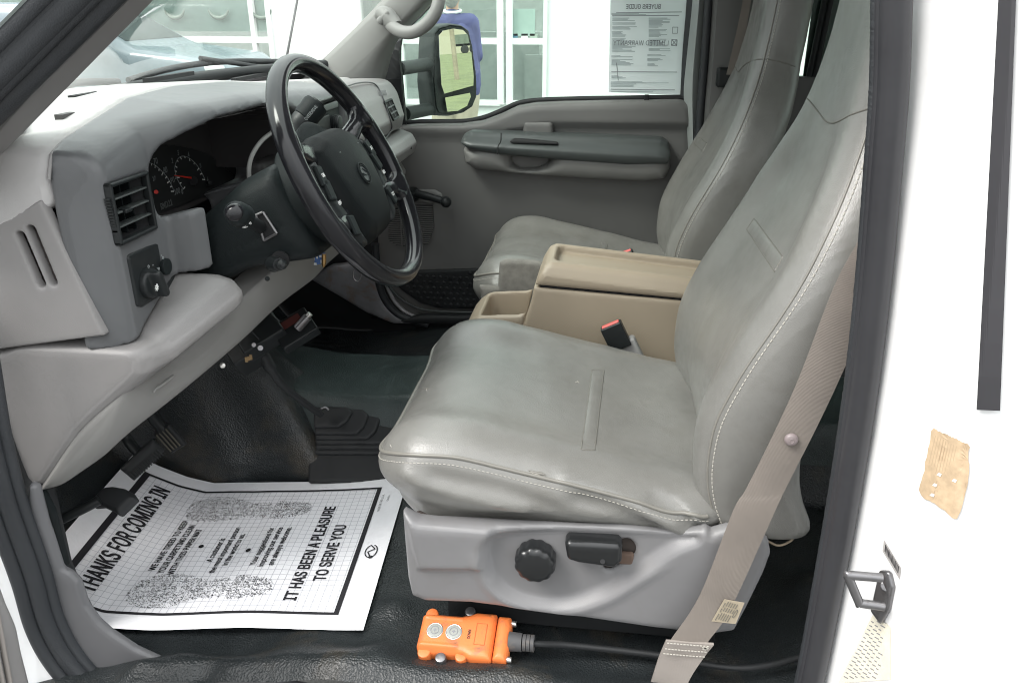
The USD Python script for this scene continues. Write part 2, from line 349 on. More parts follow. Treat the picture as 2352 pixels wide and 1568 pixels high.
# ------------------------------------------------------------------ office building
MT['siding'] = mat('white_siding', (0.80, 0.80, 0.79), 0.6, var=0.02)
MT['bracketm'] = mat('grey_green_bracket', (.16, .20, .17), .6)
MT['skyl'] = glassmat('skylight_glass', (0.97, 0.97, 0.97))
MT['frame_w'] = mat('white_window_frame', (0.78, 0.78, 0.77), 0.45, var=0.02)
MT['blind'] = mat('pale_green_blind', (0.72, 0.84, 0.78), 0.8, var=0.06)
MT['room'] = mat('office_wall', (0.60, 0.61, 0.60), 0.8)
MT['pane'] = glassmat('office_glass', (0.95, 0.97, 0.96))
BY = 13.0
def bx(px): return Y(px, 60, BY)[0]
bz0, bz1, bzm, bzs = GZ, 3.4, Y(1200, 95, BY)[2], Y(1200, 240, BY)[2]
X_ = [-16.0, bx(622), bx(826), bx(1256), 12.0]
bld = thing('office_building', 'white walled office building with glazed doors across the car park', 'building', ((X_[1] + X_[3]) / 2, BY, GZ))
part(bld, 'wall', cat(box(((X_[1] + X_[2]) / 2, BY + .1, 1.3), (X_[2] - X_[1], .3, 4.2)), box(((X_[3] + X_[4]) / 2, BY + .1, 1.3), (X_[4] - X_[3], .3, 4.2)),
     box((-4, BY + .1, (GZ + bzs) / 2), (24, .26, bzs - GZ)), box((-2, BY + .1, 3.6), (28, .28, .8))), 'siding', False)
part(bld, 'roof', cat(*[box((-2, BY + .3 + k * 2.1, 4.05), (29, .5, .12)) for k in range(5)]), 'siding', False)
part(bld, 'skylight', box((-2, BY + 4.3, 4.0), (28.6, 8.4, .02)), 'skyl', False)
part(bld, 'office_room', cat(box((-4, BY + 4.2, 1.2), (24, .1, 4)), box((-4, BY + 2.2, GZ + .06), (24, 4.2, .1)), box((X_[2] - 1.0, BY + 2, 1.2), (.1, 4, 4))), 'room', False)
part(bld, 'blind', box(((X_[0] + X_[1]) / 2, BY + .06, (bzm + .12 + 3.3) / 2), (X_[1] - X_[0], .02, 3.3 - bzm - .12)), 'blind', False)
part(bld, 'counter', cat(box((bx(1100), BY + 1.6, -.1), (1.6, .5, 1.2)), box((bx(1080), BY + 1.9, .6), (.5, .4, .5)), box((bx(1225), BY + 1.4, -.3), (.5, .6, .9))), 'room', False)
def vbar(px, w, z0=None, z1=3.2, d=.1): part(bld, 'mullion', box((bx(px), BY - .03, ((z0 or bzs) + z1) / 2), (w, d, z1 - (z0 or bzs))), 'frame_w', False)
def hbar(x0, x1, z, h=.09): part(bld, 'rail', box(((x0 + x1) / 2, BY - .032, z), (x1 - x0 - .002, .09, h)), 'frame_w', False)
for px, w in ((300, .06), (584, .07), (622, .07), (828, .07), (922, .07), (1150, .1), (1171, .1), (1253, .06)): vbar(px, w)
for a, b in ((-16, bx(622)), (bx(826), bx(1150)), (bx(1171), bx(1256))):
    hbar(a, b, bzm); hbar(a, b, bzs + .02, .08)
    for z0, z1 in ((bzs + .06, bzm - .045), (bzm + .045, 3.2)): part(bld, 'pane', box(((a + b) / 2, BY + .02, (z0 + z1) / 2), (b - a - .03, .012, z1 - z0)), 'pane', False)
for px in (405, 505, 603):
    q = Y(px, 28, BY); part(bld, 'half_round_bracket', tube([(q[0] + .17 * math.cos(t), BY - .05, q[2] + .08 + .17 * math.sin(t)) for t in np.linspace(math.pi * 1.08, math.pi * 1.92, 16)], [.004] + [.016 + .016 * math.sin(k / 13 * math.pi) for k in range(14)] + [.004], 8), 'bracketm', 60)
q = Y(1204, 52, BY); part(bld, 'notice', box((q[0], BY - .01, q[2]), (.33, .004, .38)), mat('green_notice', (.36, .46, .42), .7), False)
for px, c, w in ((1182, (.10, .22, .30), .1), (1205, (.7, .72, .7), .1), (1226, (.32, .36, .32), .12)):
    q = Y(px, 84, BY); part(bld, 'sticker', box((q[0], BY - .01, q[2]), (w, .004, .075)), mat('sticker_%d' % px, c, .6), False)

# ------------------------------------------------------------------ parked car beyond the hood
MT['carblue'] = mat('grey_blue_car_paint', (0.17, 0.215, 0.235), 0.25, 0, 0, 0.04, coat=0.6)
MT['carglass'] = mat('car_glass', (0.03, 0.04, 0.04), 0.08)
MT['tyre'] = mat('tyre', (0.03, 0.03, 0.03), 0.8)
MT['wheelm'] = mat('alloy_wheel', (0.4, 0.4, 0.41), 0.3, metallic=0.9)
MT['lampm'] = mat('clear_headlamp', (0.55, 0.58, 0.56), 0.1)
MT['amber'] = mat('amber_lamp', (0.65, 0.28, 0.10), 0.3)
cx, cy = -4.85, 10.0                                    # front bumper x, near side y
suv = thing('parked_car', 'grey blue sport utility car parked in front of the glazed office', 'car', (cx - 2.3, cy + .95, GZ))
v = Vol((cx - 4.9, cy - .1, GZ), (cx + .15, cy + 2.0, 1.15), .045)
u, zz = v.x - cx, v.z - GZ
prof = [(-4.7, .35), (-.1, .3), (0, .55), (-.06, .95), (-.25, 1.08), (-1.25, 1.2), (-1.35, 1.24), (-2.2, 1.72), (-4.2, 1.74), (-4.65, 1.2), (-4.75, .7)]
hw = .93 - .16 * np.clip((zz - 1.15) / .6, 0, 1) - .10 * np.clip((u + .5) / .5, 0, 1) ** 2
D = smax(pd(prof, u, zz), np.abs(v.y - cy - .95) - hw, .16)
for wx in (-.95, -3.7): D = smax(D, -(np.sqrt((u - wx) ** 2 + (zz - .38) ** 2) - .44 + 0 * v.y + .5 * np.clip(.3 - (.95 - np.abs(v.y - cy - .95)), -9, 9) * 0 + np.where(np.abs(v.y - cy - .95) > .6, 0, 9)), .04)
part(suv, 'body', v.mesh(D), 'carblue', 50)
for wx in (-.95, -3.7):
    for sy in (cy + .06, cy + 1.62):
        w = part(suv, 'wheel', cyl((cx + wx, sy, GZ + .37), (cx + wx, sy + .22, GZ + .37), .37, 28, .03), 'tyre')
        part(w, 'rim', cyl((cx + wx, sy - .006, GZ + .37), (cx + wx, sy + .05, GZ + .37), .25, 24, .01), 'wheelm')
part(suv, 'windscreen', place(ext(Polygon([(-.72, 0), (.72, 0), (.62, .78), (-.62, .78)]), .02), (cx - 1.42, cy + .95, GZ + 1.265), EY, np.array([-.866, 0, .5]), np.array([.5, 0, .866])), 'carglass', False)
part(suv, 'side_window', place(ext(Polygon([(-4.0, 1.25), (-1.65, 1.25), (-2.3, 1.62), (-3.9, 1.64)]), .03), (cx, cy + .055, GZ), EX, EZ + EY * .24, -EY), 'carglass', False)
part(suv, 'headlight', rbox((cx - .33, cy + .10, GZ + .93), (.52, .12, .17), None, .05), 'lampm')
part(suv, 'indicator_lamp', rbox((cx - .5, cy + .075, GZ + .90), (.12, .1, .1), None, .03), 'amber')
part(suv, 'grille', rbox((cx - .03, cy + .95, GZ + .82), (.1, 1.1, .28), None, .03), 'plastic')
part(suv, 'door_mirror', rbox((cx - 1.75, cy - .1, GZ + 1.3), (.16, .22, .15), None, .05), 'carblue')

# ------------------------------------------------------------------ man at the office door
MT['skin'] = mat('skin', (0.50, 0.30, 0.22), 0.5)
MT['shirt'] = mat('blue_shirt', (0.085, 0.085, 0.20), 0.85, var=0.1)
MT['khaki'] = mat('khaki_trousers', (0.42, 0.36, 0.28), 0.85)
MT['greyhair'] = mat('grey_hair', (0.34, 0.33, 0.31), 0.8, 60, 1.0, 0.3, 50)
MT['shoe'] = mat('brown_shoe', (0.06, 0.04, 0.03), 0.5)
import manifold3d as m3
def bones(lst, k=16):
    out = m3.Manifold()
    for a, ra, b, rb in lst:
        out += m3.Manifold.batch_hull([m3.Manifold.sphere(ra, k).translate(list(map(float, a))), m3.Manifold.sphere(rb, k).translate(list(map(float, b)))])
    return out
def soft(M_, ln, it=8):
    mm = M_.refine_to_length(ln).to_mesh(); t = trimesh.Trimesh(mm.vert_properties[:, :3], mm.tri_verts)
    trimesh.smoothing.filter_taubin(t, 0.5, 0.52, it); return t
hd = Y(1038, 12, 7.3); px0, py0 = hd[0], 7.3
def Q(x, y, z): return np.array([px0 + x, py0 + y, GZ + z * 1.07])
man = thing('person', 'grey haired man in a blue shirt and khaki trousers, back to the truck', 'person', (px0, py0, GZ))
bl = [(Q(0, 0, 1.02), .15, Q(0, 0, 1.3), .15)]
for s in (-1, 1):
    bl += [(Q(s * .08, 0, 1.33), .11, Q(s * .1, 0, .98), .13), (Q(s * .15, 0, 1.43), .06, Q(s * .195, .02, 1.22), .05), (Q(s * .195, .02, 1.22), .046, Q(s * .12, .26, 1.15), .033),
           (Q(s * .1, 0, .95), .10, Q(s * .11, .01, .52), .068), (Q(s * .11, .01, .52), .062, Q(s * .11, -.02, .1), .042), (Q(s * .11, -.04, .06), .045, Q(s * .13, .14, .04), .038),
           (Q(s * .12, .26, 1.15), .03, Q(s * .09, .33, 1.14), .034), (Q(s * .10, .30, 1.18), .011, Q(s * .075, .34, 1.20), .009)]
    for q, L_ in ((-.02, .075), (-.005, .085), (.01, .08), (.024, .062)):
        bl += [(Q(s * .08, .35, 1.14 + q), .0105, Q(s * (.08 - L_ * .5), .37, 1.135 + q), .0095), (Q(s * (.08 - L_ * .5), .37, 1.135 + q), .0095, Q(s * (.085 - L_), .36, 1.13 + q), .008)]
bl += [(Q(-.12, 0, 1.43), .065, Q(.12, 0, 1.43), .065), (Q(0, 0, 1.48), .058, Q(0, .02, 1.62), .052), (Q(0, .0, 1.70), .088, Q(0, .035, 1.66), .075), (Q(0, .04, 1.64), .062, Q(0, .06, 1.60), .045),
       (Q(0, .105, 1.655), .014, Q(0, .125, 1.64), .013), (Q(-.088, .01, 1.675), .014, Q(-.092, 0, 1.655), .012), (Q(.088, .01, 1.675), .014, Q(.092, 0, 1.655), .012)]
body = part(man, 'body', soft(bones(bl), .03, 5), 'skin', 60)
sh = [(Q(0, 0, 1.0), .165, Q(0, 0, 1.3), .168), (Q(-.14, 0, 1.45), .08, Q(.14, 0, 1.45), .08), (Q(0, 0, 1.47), .085, Q(0, .01, 1.53), .067)]
for s in (-1, 1): sh += [(Q(s * .09, 0, 1.36), .13, Q(s * .1, 0, .97), .145), (Q(s * .15, 0, 1.45), .085, Q(s * .20, .02, 1.21), .066), (Q(s * .20, .02, 1.21), .062, Q(s * .135, .22, 1.16), .05)]
def folds(t, amp, sc):
    v_ = np.array(t.vertices); t.vertices = v_ + t.vertex_normals * (amp * (meshkit.fbm(v_ * sc, 3, 5) - .5))[:, None]; return t
part(man, 'shirt', folds(soft(bones(sh), .02, 6), .035, np.array([9, 9, 5.])), 'shirt', 60)
part(man, 'collar', tube([Q(.07 * math.cos(t), .015 + .066 * math.sin(t), 1.545 + .012 * math.sin(t)) for t in np.linspace(0, 2 * math.pi, 20, endpoint=False)], .013, 8, True), 'frame_w')
tr = []
for s in (-1, 1): tr += [(Q(s * .09, 0, .98), .14, Q(s * .11, .01, .5), .09), (Q(s * .11, .01, .5), .09, Q(s * .11, -.02, .1), .075)]
part(man, 'trousers', folds(soft(bones(tr), .03, 5), .03, np.array([8, 8, 5.])), 'khaki', 60)
part(man, 'hair', soft(bones([(Q(0, -.012, 1.715), .096, Q(0, -.035, 1.69), .085), (Q(0, -.03, 1.66), .08, Q(0, -.03, 1.615), .055), (Q(0, .04, 1.755), .05, Q(0, 0, 1.74), .07)]), .02, 3), 'greyhair', 60)
for s in (-1, 1): part(man, 'shoe', soft(bones([(Q(s * .11, -.06, .05), .055, Q(s * .135, .17, .045), .048)]), .03, 3), 'shoe', 60)

# ------------------------------------------------------------------ things seen only in the door mirror
MT['wood'] = mat('weathered_wood', (0.34, 0.28, 0.21), 0.85, 0, 0, 0.25, 6)
MT['dumpgreen'] = mat('faded_green_trailer', (0.17, 0.19, 0.15), 0.7)
pole = thing('utility_pole', 'weathered wooden pole on the grass bank, reflected in the door mirror', 'pole', (35, 13.8, GZ))
part(pole, 'shaft', tube([(35.0, 13.86, GZ), (35.0, 13.72, GZ + 8)], [.12, .10], 14), 'wood')
tx, ty, tz = 110.0, 40.6, 2.3
dt = thing('farm_trailer', 'faded green trailer with two wheels on the grass, reflected in the mirror', 'trailer', (tx, ty, tz))
part(dt, 'trailer_box', cat(box((tx, ty, tz + 1.9), (2.4, 6, 1.2)), *[box((tx - 1.25, ty - 2.7 + k * .9, tz + 1.9), (.1, .1, 1.2)) for k in range(7)]), 'dumpgreen', False)
part(dt, 'chassis', box((tx, ty, tz + 1.15), (1.6, 6.4, .25)), 'plastic', False)
for k in range(2): part(dt, 'wheel', cyl((tx - 1.3, ty - 1.9 + k * 1.25, tz + .55), (tx - .9, ty - 1.9 + k * 1.25, tz + .55), .55, 24, .05), 'tyre')
MT['beigewall'] = mat('beige_shed_wall', (.50, .45, .34), .7)
shd = thing('beige_shed', 'long beige shed behind the green trailer, reflected in the mirror', 'shed', (126, 46, 2.3))
part(shd, 'wall', box((126, 46, 5.5), (6, 36, 7)), 'beigewall', False)
part(shd, 'roof', box((126, 46, 9.1), (6.6, 36.6, .2)), 'dumpgreen', False)
# ================================================================== TRUCK CAB
cab = thing('truck_cab', 'white pickup truck cab seen through its open driver side doorway', 'truck cab', (0, 1.63, 0))
def smooth01(a): a = np.clip(a, 0, 1); return a * a * (3 - 2 * a)
# floor: rubbery black vinyl over both footwells, the tunnel and up the toe board
def tunnel(x, y): return smooth01(1 - (np.abs(y - 1.64) - .105) / .115)
def floor_z(x, y):
    z = -.052 * smooth01((-x - .38) / .42)
    z = z + smooth01((-x - .98) / .35) * .42
    th = .14 + .10 * smooth01((-x - .45) / .5)
    z = z + th * tunnel(x, y)
    z = z + .030 * np.exp(-((y - .885) / .035) ** 2) * smooth01((x + .8) / .2)
    p = np.stack(np.broadcast_arrays(x * 5.5, y * 7.5, 0.0 * x), -1)
    z = z + .030 * (meshkit.fbm(p, 3, 3) - .5) * (0.4 + smooth01((1.0 - y) / .1) * 1.0 + .8 * smooth01((-x - .7) / .2))
    return z
def bumpy(x, y):
    z = floor_z(x, y)
    for a, b, w, q in ((880, 1500, .03, .012), (310, 1500, .025, .015), (470, 1530, .02, -.008), (1880, 1350, .05, .03), (905, 1390, .03, .01)):
        c_ = Zp(a, b, 0); z = z + q * np.exp(-((x - c_[0]) ** 2 + (y - c_[1]) ** 2 * 1.6) / w ** 2)
    return z
xs, ys = np.linspace(-1.35, .62, 264), np.linspace(.852, 2.36, 202)
XX, YY = np.meshgrid(xs, ys, indexing='ij')
fl = grid_mesh(np.stack([XX, YY, bumpy(XX, YY) - .008], -1))
part(cab, 'floor_mat_liner', fl, 'floor', True)
sel = (XX > -1.2) & (YY > 1.44) & (YY < 1.92)
ix_, iy_ = (xs > -1.25), (ys > 1.47) & (ys < 1.95)
TX, TY = XX[np.ix_(ix_, iy_)], YY[np.ix_(ix_, iy_)]
part(cab, 'tunnel_mat', grid_mesh(np.stack([TX, TY, bumpy(TX, TY) - .004], -1)), 'tunnelm', True)
# raised mat hump on the driver side of the tunnel
hump = Vol((-.98, 1.39, -.08), (-.50, 1.64, .30), .006)
hx, hz = hump.x, hump.z
D = smax(pd([(-1.05, -.1), (-.58, -.1), (-.60, .02), (-.68, .14), (-.80, .27), (-1.05, .30)], hx, hz), 1.425 + .09 * np.clip((hz - .0) / .3, 0, 1) - hump.y, .06) + .008 * np.sin(hump.y * 40 + hx * 25)
part(cab, 'toe_board_cover', hump.mesh(smax(D, hump.y - 1.62, .03)), 'floor', 50)
# rubber floor plate with stepped edges by the lever
st = thing('lever_boot', 'black rubber boot plate with stepped edges at foot of the floor lever', 'boot', tuple(Y(860, 1000, 1.46)))
sn = np.array([0, -.62, .785]); sv = np.array([0, .785, .62]); s0_ = Y(800, 985, 1.475)
for k, pl in enumerate(([(724, 940), (800, 940), (814, 952), (800, 975), (780, 988), (724, 989)], [(724, 938), (835, 943), (849, 957), (838, 985), (820, 1001), (724, 1002)], [(724, 936), (862, 945), (876, 962), (863, 993), (843, 1010), (724, 1011)],
                        [(722, 934), (905, 945), (915, 1018), (722, 1019)], [(720, 932), (915, 945), (925, 1027), (720, 1028)], [(716, 930), (925, 945), (935, 1037), (716, 1038)], [(700, 926), (945, 945), (955, 1100), (700, 1100)])):
    q = [Pl(a, b, s0_, sn) for a, b in pl]
    part(st, 'boot_step', plate(np.array(Polygon([(p @ EX, p @ sv) for p in q]).buffer(-.004).buffer(.004).exterior.coords)[:-1], sn * (s0_ @ sn + .024 - .0062 * k - .02), EX, sv, sn, .012, .0025, .0032), 'rubber', 50)

# hinge pillar, sill and their plastic covers
def on_sill(a, b): z0 = Y(a, b, .9)[2]; return Y(a, b, .885 + .10 * np.clip(z0, -.1, .3))
sc = [(62, 1110), (62, 1184), (102, 1314), (130, 1417), (161, 1479), (235, 1559), (330, 1612), (760, 1650), (760, 1590), (620, 1562), (470, 1548), (390, 1528), (310, 1492), (250, 1452), (225, 1430), (197, 1392), (180, 1338), (160, 1318), (140, 1308), (105, 1200), (84, 1118)]
pp = XZ(sc, .9)
from shapely.geometry import Polygon as PG
part(cab, 'scuff_trim', plate(np.array(PG(pp).buffer(-.006).buffer(.006).exterior.coords)[:-1], (0, .914, 0), EX, EZ, -EY, .016, .006, .0035), mat('grey_scuff_trim', (.105, .105, .11), .45, 900, .4, .06), 45)
part(cab, 'fuse_cover', plate(XZ([(92, 1125), (120, 1180), (152, 1305), (138, 1312), (105, 1205), (84, 1130)], .95), (0, .965, 0), EX, EZ, -EY, .02, .005, .003), 'dash_black', 45)
kx = XZ([(-60, 760), (70, 1110), (90, 1112), (136, 1318), (208, 1470), (330, 1600), (330, 1720), (-200, 1700), (-200, 760)], .95)
part(cab, 'hinge_pillar', plate(kx, (0, .99, 0), EX, EZ, -EY, .05, .01, .008), 'rubber', 45)
seal_px = [(-75, 700), (-48, 850), (-22, 1000), (8, 1120), (30, 1190), (74, 1314), (103, 1417), (142, 1495), (198, 1562), (280, 1625), (420, 1670), (800, 1700)]
sl = spline([Y(a, b, .885 + .0 * b) for a, b in seal_px], 6)
part(cab, 'door_seal', cat(tube(sl, .0135, 12), tube(sl + np.array([-.016, -.012, -.006]), .0105, 10), tube(sl + np.array([.014, .01, .0]), .009, 10)), 'seal', 60)
# white body side around the seal: front pillar and sill
o1 = sl + np.array([-.02, -.02, -.012]); o2 = o1 + np.array([-.028, -.012, -.03]); o3 = o2 + np.array([-.03, -.05, -.06]); o4 = o3 + np.array([-.15, -.04, -.10])
part(cab, 'front_body_flange', grid_mesh(np.stack([o1, o2, o3, o4], 1)), 'white', 60)

# A-pillar on the driver side: grey trim, seals, painted frame
def ap(c0, c1, y, n=14): return np.array([Y(a, b, y) for a, b in zip(np.linspace(c0[0], c1[0], n), np.linspace(c0[1], c1[1], n))])
lines = [((440, -100), (-110, 460), .955), ((300 + 85, -100), (-110, 405), .925), ((350, -100), (-110, 368), .922), ((345, -100), (-110, 365), .91), ((318, -100), (-110, 330), .905)]
ribs = []
A0 = ap((433, -100), (-110, 455), .96); A1 = ap((375, -100), (-110, 390), .925); A2 = ap((365, -100), (-110, 380), .93)
part(cab, 'pillar_trim', thick(grid_mesh(np.stack([A0 + [-.05, .03, -.0], A0, A1, A2], 1)), np.array([-.012, .01, -.012])), 'trim', 40, 'grey driver side windscreen pillar trim')
def band(c, y, r): return tube(ap((c, -100), (-110, c + 15), y, 14), r, 12)
part(cab, 'pillar_seal', cat(band(335, .925, .017), band(300, .905, .010), band(262, .90, .0165)), 'seal', 60)
part(cab, 'pillar_flange', thick(grid_mesh(np.stack([ap((330, -100), (-110, 345), .935), ap((180, -100), (-110, 195), .915)], 1)), np.array([-.01, .02, -.01])), 'dash_black', False)
part(cab, 'pillar_seal_outer', cat(band(225, .895, .013), band(190, .885, .011)), 'seal', 60)
part(cab, 'drip_rail', thick(grid_mesh(np.stack([ap((188, -100), (-110, 200), .882), ap((150, -100), (-110, 165), .872)], 1)), np.array([-.01, .01, -.01])), mat('grey_green_rail', (.22, .25, .24), .4), False)

# windscreen, roof, rear wall
yw = np.linspace(.93, 2.36, 40)
def wbx(y): return -.765 - .20 * (1 - ((y - 1.64) / .72) ** 2)
WB = np.stack([wbx(yw), yw, np.full_like(yw, .765)], 1); sl_ = np.array([.74, 0, .60]); sl_ /= np.linalg.norm(sl_)
ws = grid_mesh(np.stack([WB + sl_ * t for t in np.linspace(0, .82, 14)], 1))
part(cab, 'windscreen', ws, 'wglass', True)
part(cab, 'windscreen_seal', tube(WB[2:] + np.array([.010, 0, .003]), .0135, 8), 'rubber', 60)
rf = Vol((-.35, .9, 1.15), (1.25, 2.42, 1.36), .025)
part(cab, 'roof', rf.mesh(smax(smax(np.abs(rf.z - (1.27 - .05 * ((rf.y - 1.64) / .75) ** 2)) - .02, np.abs(rf.y - 1.64) - .73, .03), np.abs(rf.x - .45) - .75, .03)), 'headliner', 50)
rw = Polygon([(.92, -.05), (2.38, -.05), (2.34, .8), (2.2, 1.26), (1.08, 1.26), (.96, .8)]).difference(Polygon([(1.10, .78), (2.18, .78), (2.10, 1.15), (1.18, 1.15)]).buffer(-.03).buffer(.03))
part(cab, 'rear_wall', place(ext(rw, .04), (1.16, 0, 0), EY, EZ, EX), 'doorlight', False)
part(cab, 'rear_window', box((1.175, 1.64, .965), (.004, 1.08, .38)), 'glass', False)
part(cab, 'rear_window_seal', tube(spline([(1.152, y, z) for y, z in ((1.11, .79), (2.17, .79), (2.09, 1.14), (1.19, 1.14))], 1, True), .012, 8, True), 'rubber', 60)
qa, qb, qc, qd = [Y(p_, 100, 2.36)[0] for p_ in (1832, 1864, 1884, 1990)]
qz = Y(1845, 176, 2.36)[2]
sw = Polygon([(.30, -.05), (1.16, -.05), (1.16, 1.26), (.30, 1.26)]).difference(Polygon([(qa - .12, qz), (qb, qz), (qb + .03, 1.16), (qa - .1, 1.16)])).difference(Polygon([(qc, qz + .02), (qd, qz + .02), (qd, 1.16), (qc + .03, 1.16)]))
part(cab, 'side_wall', place(ext(sw, .03), (0, 2.36, 0), EX, EZ, EY), 'door', False)
part(cab, 'quarter_window', box(((qa + qb) / 2 - .04, 2.375, (qz + 1.16) / 2), (qb - qa + .2, .004, 1.16 - qz)), 'glass', False)
part(cab, 'quarter_window', box(((qc + qd) / 2, 2.375, (qz + 1.16) / 2), (qd - qc + .06, .004, 1.16 - qz)), mat('dark_tinted_glass', (.05, .075, .06), .1), False)
part(cab, 'quarter_window_seal', cat(tube([(qb + .004, 2.352, qz), (qb + .034, 2.352, 1.16)], .008, 8), tube([(qc - .004, 2.352, qz), (qc + .026, 2.352, 1.16)], .008, 8)), 'rubber', 60)

# driver side B-pillar: seal, white jamb, outer skin
bp = [(2066, -120), (2062, 0), (2056, 200), (2040, 400), (2018, 650), (1988, 900), (1948, 1150), (1902, 1400), (1868, 1568), (1835, 1700)]
B0 = spline([Y(a, b, .888) for a, b in bp], 5)
part(cab, 'rear_door_seal', cat(tube(B0 + [-.003, .0, 0], .0165, 14), tube(B0 + [-.012, .003, 0], .0105, 12)), 'seal_grey', 60)
bead = B0 + np.array([-.0185, .004, 0]); sB = np.arange(len(bead))
bd = spline(bead, 10); part(cab, 'seal_bead', tube(bd, .0060 + .00015 * rng.standard_normal(len(bd)), 8), 'seal', 60)
def jx(z): return np.interp(z, B0[::-1, 2], B0[::-1, 0])
plan = np.array([(.004, .93), (.016, .885), (.036, .83), (.052, .782), (.064, .762), (.085, .752), (.3, .748), (1.0, .746), (1.6, .75)])
zz_ = np.linspace(-.35, 1.3, 34)
jr = np.array([[(jx(z) + a, b + (.10 * max(z - .62, 0)) + .004 * math.exp(-((z - .52 + (a - .05) * 2) / .05) ** 2) * (a < .1), z) for a, b in plan] for z in zz_])
jm = grid_mesh(jr); jm.invert(); part(cab, 'pillar_jamb', jm, 'white', 60, 'white painted door jamb and body side behind the doorway')
TJ = trimesh.Trimesh(jm.vertices, jm.faces)
def J(a, b, off=.0015):
    d = ray(a, b); d = d / np.linalg.norm(d); tr = np.array(jm.triangles)
    e1, e2 = tr[:, 1] - tr[:, 0], tr[:, 2] - tr[:, 0]; h = np.cross(d, e2); det = (e1 * h).sum(1); det[np.abs(det) < 1e-12] = 1e-12
    s = CC - tr[:, 0]; u = (s * h).sum(1) / det; q = np.cross(s, e1); v = (q @ d) / det; t = (e2 * q).sum(1) / det
    ok = (u >= -1e-6) & (v >= -1e-6) & (u + v <= 1 + 1e-6) & (t > .1); return CC + d * (t[ok].min() - off)
def decal(quad, n=8, off=.0015):
    q = np.array(quad, float); s = np.linspace(0, 1, n)
    P = [[J(*((1 - a) * ((1 - b) * q[0] + b * q[1]) + a * ((1 - b) * q[3] + b * q[2])), off) for b in s] for a in s]; return grid_mesh(np.array(P))
ts = thing('torn_sticker', 'torn tan paper sticker on the white door jamb', 'sticker', tuple(J(2170, 1090)))
def pdecal(poly, off=.003, res=9):
    V, F = trimesh.creation.triangulate_polygon(poly, engine='earcut'); m = trimesh.Trimesh(np.c_[V, 0 * np.asarray(V)[:, 0]], F, process=False).subdivide_to_size(res)
    q = trimesh.Trimesh([J(a, b, off) for a, b in m.vertices[:, :2]], m.faces, process=False); return q
ed = spline(np.array([(a, b, 0) for a, b in [(2142, 985), (2160, 992), (2180, 1000), (2190, 1004), (2205, 1012), (2226, 1022), (2224, 1050), (2226, 1090), (2216, 1140), (2198, 1191), (2170, 1172), (2140, 1152), (2113, 1133), (2122, 1080), (2132, 1030)]], float), 5, True)[:, :2]
ed = ed + rng.standard_normal(ed.shape) * .9
part(ts, 'sheet', pdecal(Polygon(ed).buffer(0), .0025, 25), 'tan', False)
for k in range(4): part(ts, 'torn_patch', decal([(a + dx, b + dy) for dx, dy in ((0, 0), (7, 3), (4, 9), (-5, 5))], 3, .0035) if (a := 2135 + rng.integers(0, 60)) and (b := 1085 + rng.integers(0, 60)) else None, 'white', False)
for k in range(9): part(ts, 'print_line', decal([(2146 + k * 6 + 2, 1000 + k * 3), (2147.4 + k * 6 + 2, 1000 + k * 3), (2119.4 + k * 6, 1130 + k * 4), (2118 + k * 6, 1130 + k * 4)], 3, .0025), mat('faded_print_%d' % k, (.42, .31, .2), .8) if k == 0 else '/World/Looks/faded_print_0', False)
bc = thing('barcode_label', 'small grey barcode label above the latch striker', 'label', tuple(J(2048, 1285)))
part(bc, 'sheet', decal([(2030, 1238), (2070, 1304), (2066, 1330), (2027, 1265)], 5), mat('grey_label', (.36, .34, .33), .7), False)
for k in range(13):
    f = .1 + k * .062; a = np.array([2030, 1238]) + f * np.array([40, 66]); b = np.array([2027, 1265]) + f * np.array([39, 65]); w_ = np.array([.9 if k % 3 else 1.6, 1.4])
    part(bc, 'bar', decal([a * .82 + b * .18, a * .82 + b * .18 + w_, a * .22 + b * .78 + w_, a * .22 + b * .78], 2, .003), 'ink', False)
tl = thing('tyre_label', 'cream tyre pressure label covered in fine print, below the latch striker', 'label', tuple(J(2010, 1500)))
part(tl, 'sheet', decal([(2008, 1404), (2046, 1440), (2046, 1560), (1925, 1568)], 8), 'cream', False)
lp = [decal([(x0, y0), (x0 + ln, y0 + ln * .55), (x0 + ln - 1.2, y0 + ln * .55 + 1.6), (x0 - 1.2, y0 + 1.6)], 2, .003) for y0 in range(1425, 1560, 9) for x0 in np.arange(2008 - (y0 - 1404) * .5 + 4, 2030 - (y0 - 1404) * .1, 13) for ln in [rng.uniform(5, 10)]]
part(tl, 'print', cat(*lp), 'inkgrey', False, kind='stuff')
part(cab, 'body_side_strip', decal([(2296, -60), (2336, -60), (2297, 943), (2243, 941)], 14, .006), 'strip', False, 'black rubber strip on the white body side')
# striker
skr = part(cab, 'latch_striker', cat(plate(np.array(Polygon([(0, 0), (.012, -.004), (.018, .02), (.017, .050), (.009, .062), (.0, .056)]).buffer(.004).exterior.coords)[:-1], J(2013, 1400, .004), EX * .45 - EY * .89, EZ, -EX * .89 - EY * .45, .008, .003, .002)), 'steel', 45)
l0, l1, l2, l3 = Y(2026, 1326, .80), Y(1947, 1320, .80), Y(1974, 1384, .80), Y(2030, 1392, .80)
part(skr, 'striker_loop', cat(tube(spline([l0, l1 * .97 + l0 * .03, l1 * .95 + l2 * .05, l2 * .95 + l1 * .05, l2 * .95 + l3 * .05, l3], 4), .0055, 10)), 'steel', 60)
part(skr, 'bolt', cyl(J(2036, 1345, .002), J(2036, 1345, .012), .007, 12, .002), 'steel')

